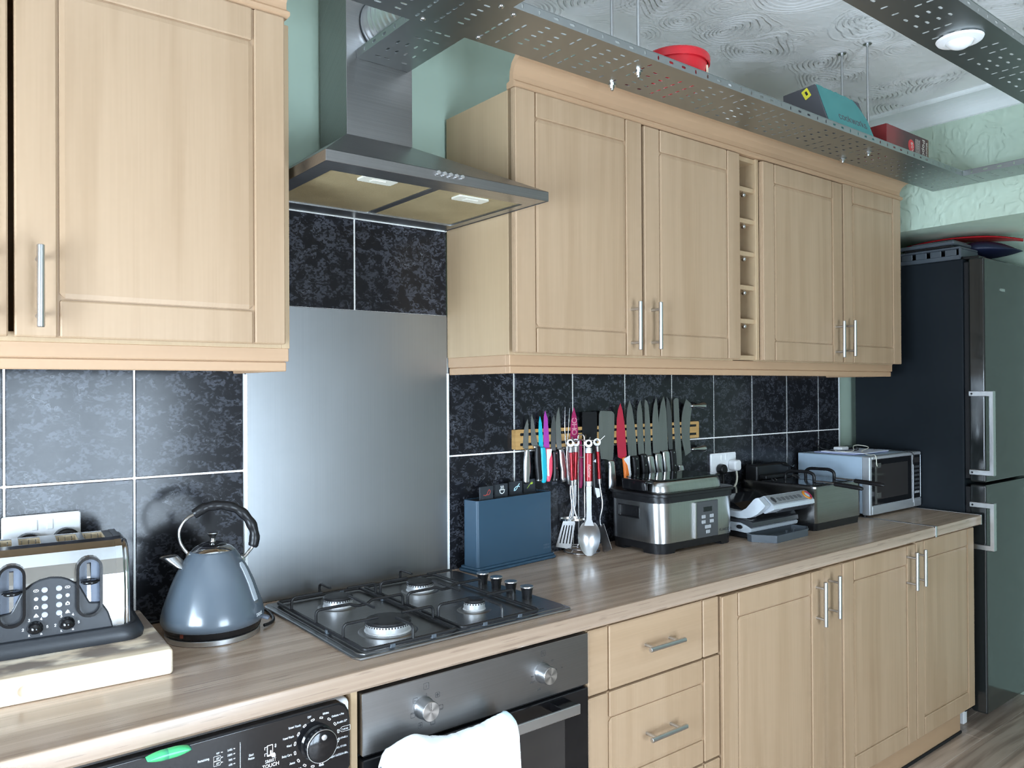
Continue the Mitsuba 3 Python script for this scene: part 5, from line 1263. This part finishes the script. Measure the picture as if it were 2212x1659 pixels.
put('top_rim', sl_(ring_loft([(-.003, -.003, SW + .003, SD + .003, R_, 1.079), (-.003, -.003, SW + .003, SD + .003, R_, 1.098), (-.010, -.010, SW + .010, SD + .010, R_ + .005, 1.1005), (-.010, -.010, SW + .010, SD + .010, R_ + .005, 1.1085), (-.006, -.006, SW + .006, SD + .006, R_, 1.1105)])), 'm_black', sc, smooth=35, label='black rim')
ld = put('lid', sl_(ring_loft([(.028, .022, SW - .028, SD - .022, .042, 1.1105), (.030, .024, SW - .030, SD - .024, .040, 1.128), (.034, .028, SW - .034, SD - .028, .036, 1.141), (.042, .036, SW - .042, SD - .036, .03, 1.1465)])), 'm_steel_cooker', sc, smooth=60, label='steel lid')
put('glass', sl_(ring_loft([(.040, .034, SW - .040, SD - .034, .031, 1.1467), (.041, .035, SW - .041, SD - .035, .030, 1.1505)])), 'm_glass_black', ld, smooth=30, label='dark glass top')
for x0 in (.004, SW - .060):
    q = [(x0, .060, 1.112), (x0, .060, 1.140), (x0, .180, 1.140), (x0, .180, 1.112)]
    put('grip', sl_(cat(rblock(x0, x0 + .056, .062, .178, 1.136, 1.149, .006), rblock(x0, x0 + .014, .066, .174, 1.112, 1.146, .005))), 'm_gloss_black', ld, smooth=45, label='black lid grip')
mat('m_panel_grey', (0.055, 0.057, 0.060), 0.4)
cpn = put('control_panel', sl_(cat(box(.172, .285, -.005, .002, .950, 1.071, .0015))), 'm_panel_grey', sc, label='dark grey digital control panel')
put('bevel', sl_(box(.163, .1725, -.008, .002, .950, 1.071, .002)), 'm_steel_cooker', cpn)
put('display', sl_(box(.208, .252, -.0058, -.0045, 1.036, 1.052, .0005)), 'm_gloss_black', cpn)
for (cx, z, w) in ((.208, 1.020, .019), (.250, 1.020, .019), (.208, 1.0025, .019), (.250, 1.0025, .019), (.230, .985, .030), (.230, .9685, .020)):
    b = put('button', sl_(to_wall(slab(rrect(cx - w / 2, z - .0058, cx + w / 2, z + .0058, .0018), .0022, .0008), -.0048)), 'm_button_grey', cpn, smooth=40)
mat('m_button_grey', (0.34, 0.35, 0.36), 0.4)
put('printed_lettering', sl_(to_wall(cat(xf(text('KLARSTEIN', .0085, .0003), (.298, .961, 0)), *[xf(text(s, .004, .0003, align='c'), (x, z, 0)) for s, x, z in (('▲', .208, 1.018), ('▼', .208, 1.0005))]), -.0003)), 'm_print_dark', sc)

# contact grill
mat('m_silver_plastic', (0.50, 0.54, 0.58), 0.30, 0.25, spec=0.6)
mat('m_dark_plastic', (0.030, 0.032, 0.036), 0.35)
gr_ = thing('contact_grill', 'silver and black electric contact grill with a slanted button panel', 'grill')
band = Polygon([(-.06, 1.040), (-.13, 1.022), (-.217, 1.013), (-.241, 1.012), (-.265, 1.013), (-.288, 1.026), (-.302, 1.041), (-.317, 1.058), (-.328, 1.066), (-.338, 1.068), (-.366, 1.043), (-.357, 1.032), (-.332, 1.009), (-.306, .995), (-.286, .990), (-.254, .988), (-.219, .991), (-.06, 1.00)])
band_s = band.buffer(.002).buffer(-.002)
for x0 in (2.368, 2.640):
    put('lid_arm', to_side(poly(band_s, .030), x0), 'm_silver_plastic', gr_, smooth=40, label='curved silver lid arm')
put('lid', cat(to_side(poly(Polygon([(-.05, 1.058), (-.14, 1.052), (-.215, 1.034), (-.255, 1.012), (-.300, 1.000), (-.312, .985), (-.300, .979), (-.05, .985)]).buffer(.003).buffer(-.003), .244), 2.397)), 'm_gloss_black', gr_, smooth=40, label='glossy black lid')
pnl = Polygon([(-.318, 1.062), (-.336, 1.070), (-.374, 1.040), (-.376, 1.028), (-.340, 1.010), (-.312, 1.020)])
pk_ = put('control_panel', to_side(poly(pnl.buffer(.002).buffer(-.001), .256), 2.404), 'm_silver_plastic', gr_, smooth=40, label='slanted silver-grey button panel')
nrm = np.array([-.030, .038]) / math.hypot(.030, .038)       # out of the slanted face (y, z)
def slant(m):      # x along, y up the slope (0 at its lower edge), z out of it
    v = np.array(m.vertices); d = np.array([.038, .030]) / math.hypot(.038, .030)
    yz = np.array([-.3745, 1.0415]) + v[:, 1:2] * d + v[:, 2:3] * nrm
    return tm(np.c_[v[:, 0], yz], m.faces)
put('panel_face', slant(poly(rrect(2.408, .004, 2.656, .045, .004), .0012)), 'm_button_face', pk_)
mat('m_button_face', (0.20, 0.21, 0.215), 0.35)
put('power_button', slant(slab(affinity.scale(Point(2.430, .0235).buffer(.012), .8, 1.1), .003, .001)), 'm_dark_plastic', pk_, smooth=40)
for i in range(6):
    w = .0075
    put('program_button', slant(slab(rrect(2.452 + i * .0255, .014, 2.472 + i * .0255, .031, .004), .0026, .0008)), 'm_button_key', pk_, smooth=40)
mat('m_button_key', (0.10, 0.105, 0.11), 0.35)
rg_ = put('indicator_ring', slant(lathe([(.0125, .001), (.0205, .001), (.0215, .003), (.019, .005), (.0125, .004), (.0125, .001)], 36).apply_translation([2.640, .022, 0])), 'm_ring', pk_, smooth=True, label='orange and purple indicator ring')
mat('m_ring', P_(lambda p, n, uv: mix((0.55, 0.20, 0.015), (0.30, 0.02, 0.06), smoothstep(2.628, 2.650, p.x))), 0.3)
put('indicator', slant(lathe([(.0125, .002), (.010, .0035), (0, .0042)], 28).apply_translation([2.640, .022, 0])), 'm_silver_plastic', rg_, smooth=True)
put('handle_underside', to_side(poly(Polygon([(-.374, 1.036), (-.376, 1.028), (-.345, 1.006), (-.325, 1.004), (-.330, 1.014)]), .18), 2.47), 'm_dark_plastic', gr_)
put('lower_plate', cat(to_side(poly(Polygon([(-.06, .982), (-.295, .980), (-.308, .976), (-.310, .962), (-.300, .957), (-.06, .960)]).buffer(.002).buffer(-.001), .284), 2.375)), 'm_dark_plastic', gr_, smooth=40)
put('plate_seam', to_side(poly(Polygon([(-.06, .984), (-.296, .984), (-.296, .9785), (-.06, .9785)]), .262), 2.386), 'm_satin', gr_)
bs = put('base', to_side(poly(Polygon([(-.05, .968), (-.259, .970), (-.285, .963), (-.306, .953), (-.303, .944), (-.285, .939), (-.240, .941), (-.05, .941)]).buffer(.003).buffer(-.002), .290), 2.372), 'm_silver_plastic', gr_, smooth=40, label='silver base')
put('release_button', to_side(slab(affinity.scale(Point(-.259, .957).buffer(.010), 1.25, .72), .004, .0015), 2.3665), 'm_black', bs, smooth=40)
put('foot_block', box(2.385, 2.650, -.282, -.05, ZW + .0003, .940, .006), 'm_black', gr_)
dt = thing('drip_tray', 'loose dark grey drip tray lying in front of the contact grill', 'tray')
o = Polygon([(2.352, -.322), (2.398, -.390), (2.606, -.380), (2.645, -.352), (2.640, -.292), (2.392, -.288), (2.36, -.30)]).buffer(.004).buffer(-.002)
mt_ = cat(poly(o, .003).apply_translation([0, 0, ZW + .0003]), poly(o.difference(o.buffer(-.004)), .026).apply_translation([0, 0, ZW + .0003]), poly(o.buffer(.002).difference(o.buffer(-.004)), .004).apply_translation([0, 0, ZW + .022]))
put('tray', mt_, 'm_grey_plastic', dt)
put('rib', cat(*[cyl((x, -.335, ZW + .003), (x, -.335, ZW + .020), .005, 12) for x in (2.545,)]), 'm_grey_plastic', dt)
put('rib', cyl((2.59, -.335, ZW + .003), (2.59, -.335, ZW + .020), .005, 12), 'm_grey_plastic', dt)

# deep fryer
fr_ = thing('deep_fryer', 'steel double-basket deep fryer with black loop handles beside the microwave', 'fryer')
F0, F1, FYF, FYB = 2.697, 3.030, -.358, -.040
mat('m_steel_fryer', brushed('x', (0.26, 0.25, 0.24), (0.33, 0.32, 0.31)), 0.24, 1.0)
put('base', ring_loft([(F0 + .006, FYF + .006, F1 - .006, FYB, .012, ZW + .0003), (F0 + .003, FYF + .003, F1 - .003, FYB, .012, .944)]), 'm_black', fr_, smooth=40)
put('body', ring_loft([(F0, FYF, F1, FYB, .013, .943), (F0, FYF, F1, FYB, .013, 1.073)]), 'm_steel_fryer', fr_, smooth=40, label='steel body')
put('rim', poly(rrect(F0 - .004, FYF - .004, F1 + .004, FYB, .016).difference(rrect(F0 + .012, FYF + .012, F1 - .012, FYB - .02, .01)), .007).apply_translation([0, 0, 1.073]), 'm_steel_dark', fr_)
put('badge', to_wall(poly(rrect(2.935, 1.056, 2.960, 1.060, .001), .001), FYF), 'm_satin', fr_)
for a, b, hx in ((F0 + .010, (F0 + F1) / 2 - .003, 2.812), ((F0 + F1) / 2 + .003, F1 - .010, 2.958)):
    l_ = put('lid', cat(slab(rrect(a, FYF + .018, b, FYB - .075, .008), .008, .003).apply_translation([0, 0, 1.0755])), 'm_gloss_black', fr_, smooth=40, label='dark lid with a viewing window')
    put('vent', cat(*[tube([(a + .030 + .022 * i, FYB - .115, 1.0845), (a + .040 + .022 * i, FYB - .10, 1.088), (a + .048 + .022 * i, FYB - .095, 1.0845)], .002, 6) for i in (0, 1)]), 'm_satin', l_, smooth=True, kind='stuff')
    put('loop_handle', tube(arcpath([(hx, -.285, 1.082), (hx, -.285, 1.112), (hx, -.262, 1.121), (hx, -.178, 1.119), (hx, -.160, 1.108), (hx, -.160, 1.082)], .022, 6), .0062, 10), 'm_black', l_, smooth=True, label='black loop handle')
for x, y0, y1, z, lab in ((2.806, -.352, -.484, 1.082, 'black handle of the nearer frying basket'), (2.953, -.352, -.492, 1.083, 'black handle of the farther frying basket')):
    hh_ = put('basket_handle', loft([[(x + w * math.cos(t), yy, zz + h * math.sin(t)) for t in np.linspace(0, 2 * np.pi, 18, endpoint=False)] for yy, zz, w, h in ((y0 - .020, z + .002, .008, .006), (y0 - .024, z + .002, .010, .008), (y0 - .07, z + .000, .011, .0085), (y1 + .02, z - .003, .011, .0085), (y1 + .004, z - .005, .009, .007), (y1, z - .006, .004, .003))]), 'm_black', fr_, smooth=50, label=lab)
    put('wire', cat(tube([(x - .007, y0 + .06, z + .006), (x - .007, y0 - .03, z + .004)], .002, 6), tube([(x + .007, y0 + .06, z + .006), (x + .007, y0 - .03, z + .004)], .002, 6)), 'm_satin', hh_, smooth=True)
put('element_head', cat(rblock(2.725, 2.945, -.088, -.030, .95, 1.139, .008), rblock(2.74, 2.93, -.12, -.088, 1.084, 1.10, .004)), 'm_black', fr_, smooth=45, label='black control head at the back')
put('cable', tube(spline([(2.90, -.09, 1.135), (2.93, -.10, 1.128), (2.985, -.085, 1.118), (3.03, -.06, 1.12), (3.06, -.03, 1.10)], 20), .0032, 8), 'm_black', fr_, smooth=True)

# microwave
mw = thing('microwave', 'silver microwave oven with a black glass door at the end of the worktop', 'microwave')
MX0, MX1, MY, MZ0, MZ1 = 3.137, 3.588, -.338, .924, 1.164
mat('m_mw_side', (0.36, 0.46, 0.56), 0.45)
mat('m_mw_silver', (0.40, 0.42, 0.44), 0.38, 0.35)
put('case', box(MX0 + .002, MX1 - .002, -.306, -.012, MZ0 + .004, MZ1 - .001, .003), 'm_mw_side', mw)
fo = cat(box(MX0, MX0 + .020, MY, -.304, MZ0 + .0, MZ1, .003), box(MX0 + .020, MX1, MY, -.304, MZ1 - .013, MZ1, .003), box(MX0 + .020, MX1, MY, -.304, MZ0, .962, .003), box(MX1 - .006, MX1, MY, -.304, .962, MZ1 - .013, .002))
put('front_frame', fo, 'm_mw_silver', mw)
dr_ = put('door', box(MX0 + .020, 3.512, MY + .003, -.304, .962, MZ1 - .013, .001), 'm_gloss_black', mw, label='black glass door')
put('window', box(3.195, 3.470, MY + .0018, MY + .004, .985, 1.128, .0008), 'm_smoke', dr_)
put('hinge_bracket', cat(box(3.185, 3.200, MY + .0012, MY + .003, .966, 1.14, .0005), box(3.200, 3.235, MY + .0012, MY + .003, 1.115, 1.135, .0005), box(3.200, 3.235, MY + .0012, MY + .003, .990, 1.012, .0005)), 'm_smoke_grey', dr_, label='grey bracket behind the glass')
mat('m_smoke_grey', (0.055, 0.055, 0.050), 0.3)
put('divider', box(3.512, 3.517, MY - .002, -.304, .944, MZ1, .001), 'm_satin', mw)
kp = put('keypad', box(3.517, 3.582, MY + .001, -.304, .962, MZ1 - .013, .001), 'm_gloss_black', mw)
put('display', box(3.527, 3.573, MY + .0002, MY + .002, 1.118, 1.140, .0005), 'm_smoke', kp)
for r in range(7):
    for c_ in range(3):
        put('key', box(3.528 + c_ * .016, 3.540 + c_ * .016, MY - .0004, MY + .002, 1.094 - r * .0185, 1.104 - r * .0185, .0006), 'm_key' if r < 6 else 'm_button_grey', kp)
mat('m_key', (0.045, 0.050, 0.055), 0.4)
put('door_button', box(3.518, 3.586, MY - .002, MY + .01, .926, .960, .003), 'm_mw_silver', mw)
for x in (3.165, 3.56):
    put('foot', cyl((x, -.30, ZW + .0003), (x, -.30, MZ0 + .004), .010, 14), 'm_black', mw)
    put('foot', cyl((x, -.05, ZW + .0003), (x, -.05, MZ0 + .004), .010, 14), 'm_black', mw)

# papers, cables and a phone on the microwave
mat('m_paper', (0.60, 0.63, 0.74), 0.6)
mat('m_paper_blue', (0.34, 0.38, 0.60), 0.5)
MT = MZ1 + .0003
def sheet(x0, x1, y0, y1, z, rz, t=.0012, curl=.0):
    m = box(x0, x1, y0, y1, 0, t, 0); c = ((x0 + x1) / 2, (y0 + y1) / 2)
    m.apply_translation([-c[0], -c[1], 0]); return xf(m, (c[0], c[1], z), rz)
put('paper_stack', cat(sheet(3.19, 3.45, -.255, -.065, MT, -3, .004)), 'm_paper_blue', label='stack of bluish papers lying on the microwave, undermost', cat_='paper')
put('booklet', cat(sheet(3.20, 3.45, -.268, -.082, MT + .0043, 4, .004)), 'm_paper', label='white booklet on top of the papers on the microwave', cat_='booklet')
put('white_adapter', rblock(3.262, 3.325, -.148, -.108, MT + .0086, MT + .0236, .005), 'm_white', smooth=40, label='long white charger on the booklet on the microwave', cat_='charger')
put('phone', xf(rblock(-.075, .075, -.036, .036, 0, .009, .004), (3.40, -.10, MT + .0086), 8), 'm_black', smooth=40, label='black phone lying on the booklet on the microwave', cat_='phone')
zc = MT + .0105
put('white_cable', tube(spline([(3.255, -.125, zc), (3.21, -.15, zc), (3.195, -.19, zc), (3.25, -.205, zc + .001), (3.31, -.175, zc + .012), (3.37, -.165, zc + .018), (3.40, -.19, zc + .012), (3.34, -.215, zc + .004), (3.26, -.240, zc), (3.222, -.270, zc - .004), (3.205, -.310, MT + .0035), (3.190, -.335, MT + .0030), (3.182, -.343, MT - .014), (3.184, -.343, MT - .032), (3.188, -.343, MT - .040)], 90), .0019, 8), 'm_cable', smooth=True, label='thin white cable hanging down over the front corner of the microwave', cat_='cable')
put('black_cable', tube(spline([(3.345, -.095, zc + .004), (3.30, -.075, zc + .025), (3.25, -.055, zc + .042), (3.205, -.055, zc + .040), (3.185, -.08, zc + .020), (3.205, -.125, zc + .002), (3.245, -.18, zc + .0), (3.30, -.20, zc + .003), (3.345, -.175, zc + .008), (3.38, -.15, zc + .012)], 80), .0019, 8), 'm_black', smooth=True, label='thin black cable looping up over the papers on the microwave', cat_='cable')
put('black_lead', tube(spline([(3.44, -.20, zc), (3.475, -.26, MT + .004), (3.49, -.32, MT + .004), (3.497, -.344, MT - .004), (3.500, -.346, MT - .03), (3.505, -.346, MT - .055)], 40), .0019, 8), 'm_black', smooth=True, label='black lead hanging down over the microwave control panel', cat_='cable')
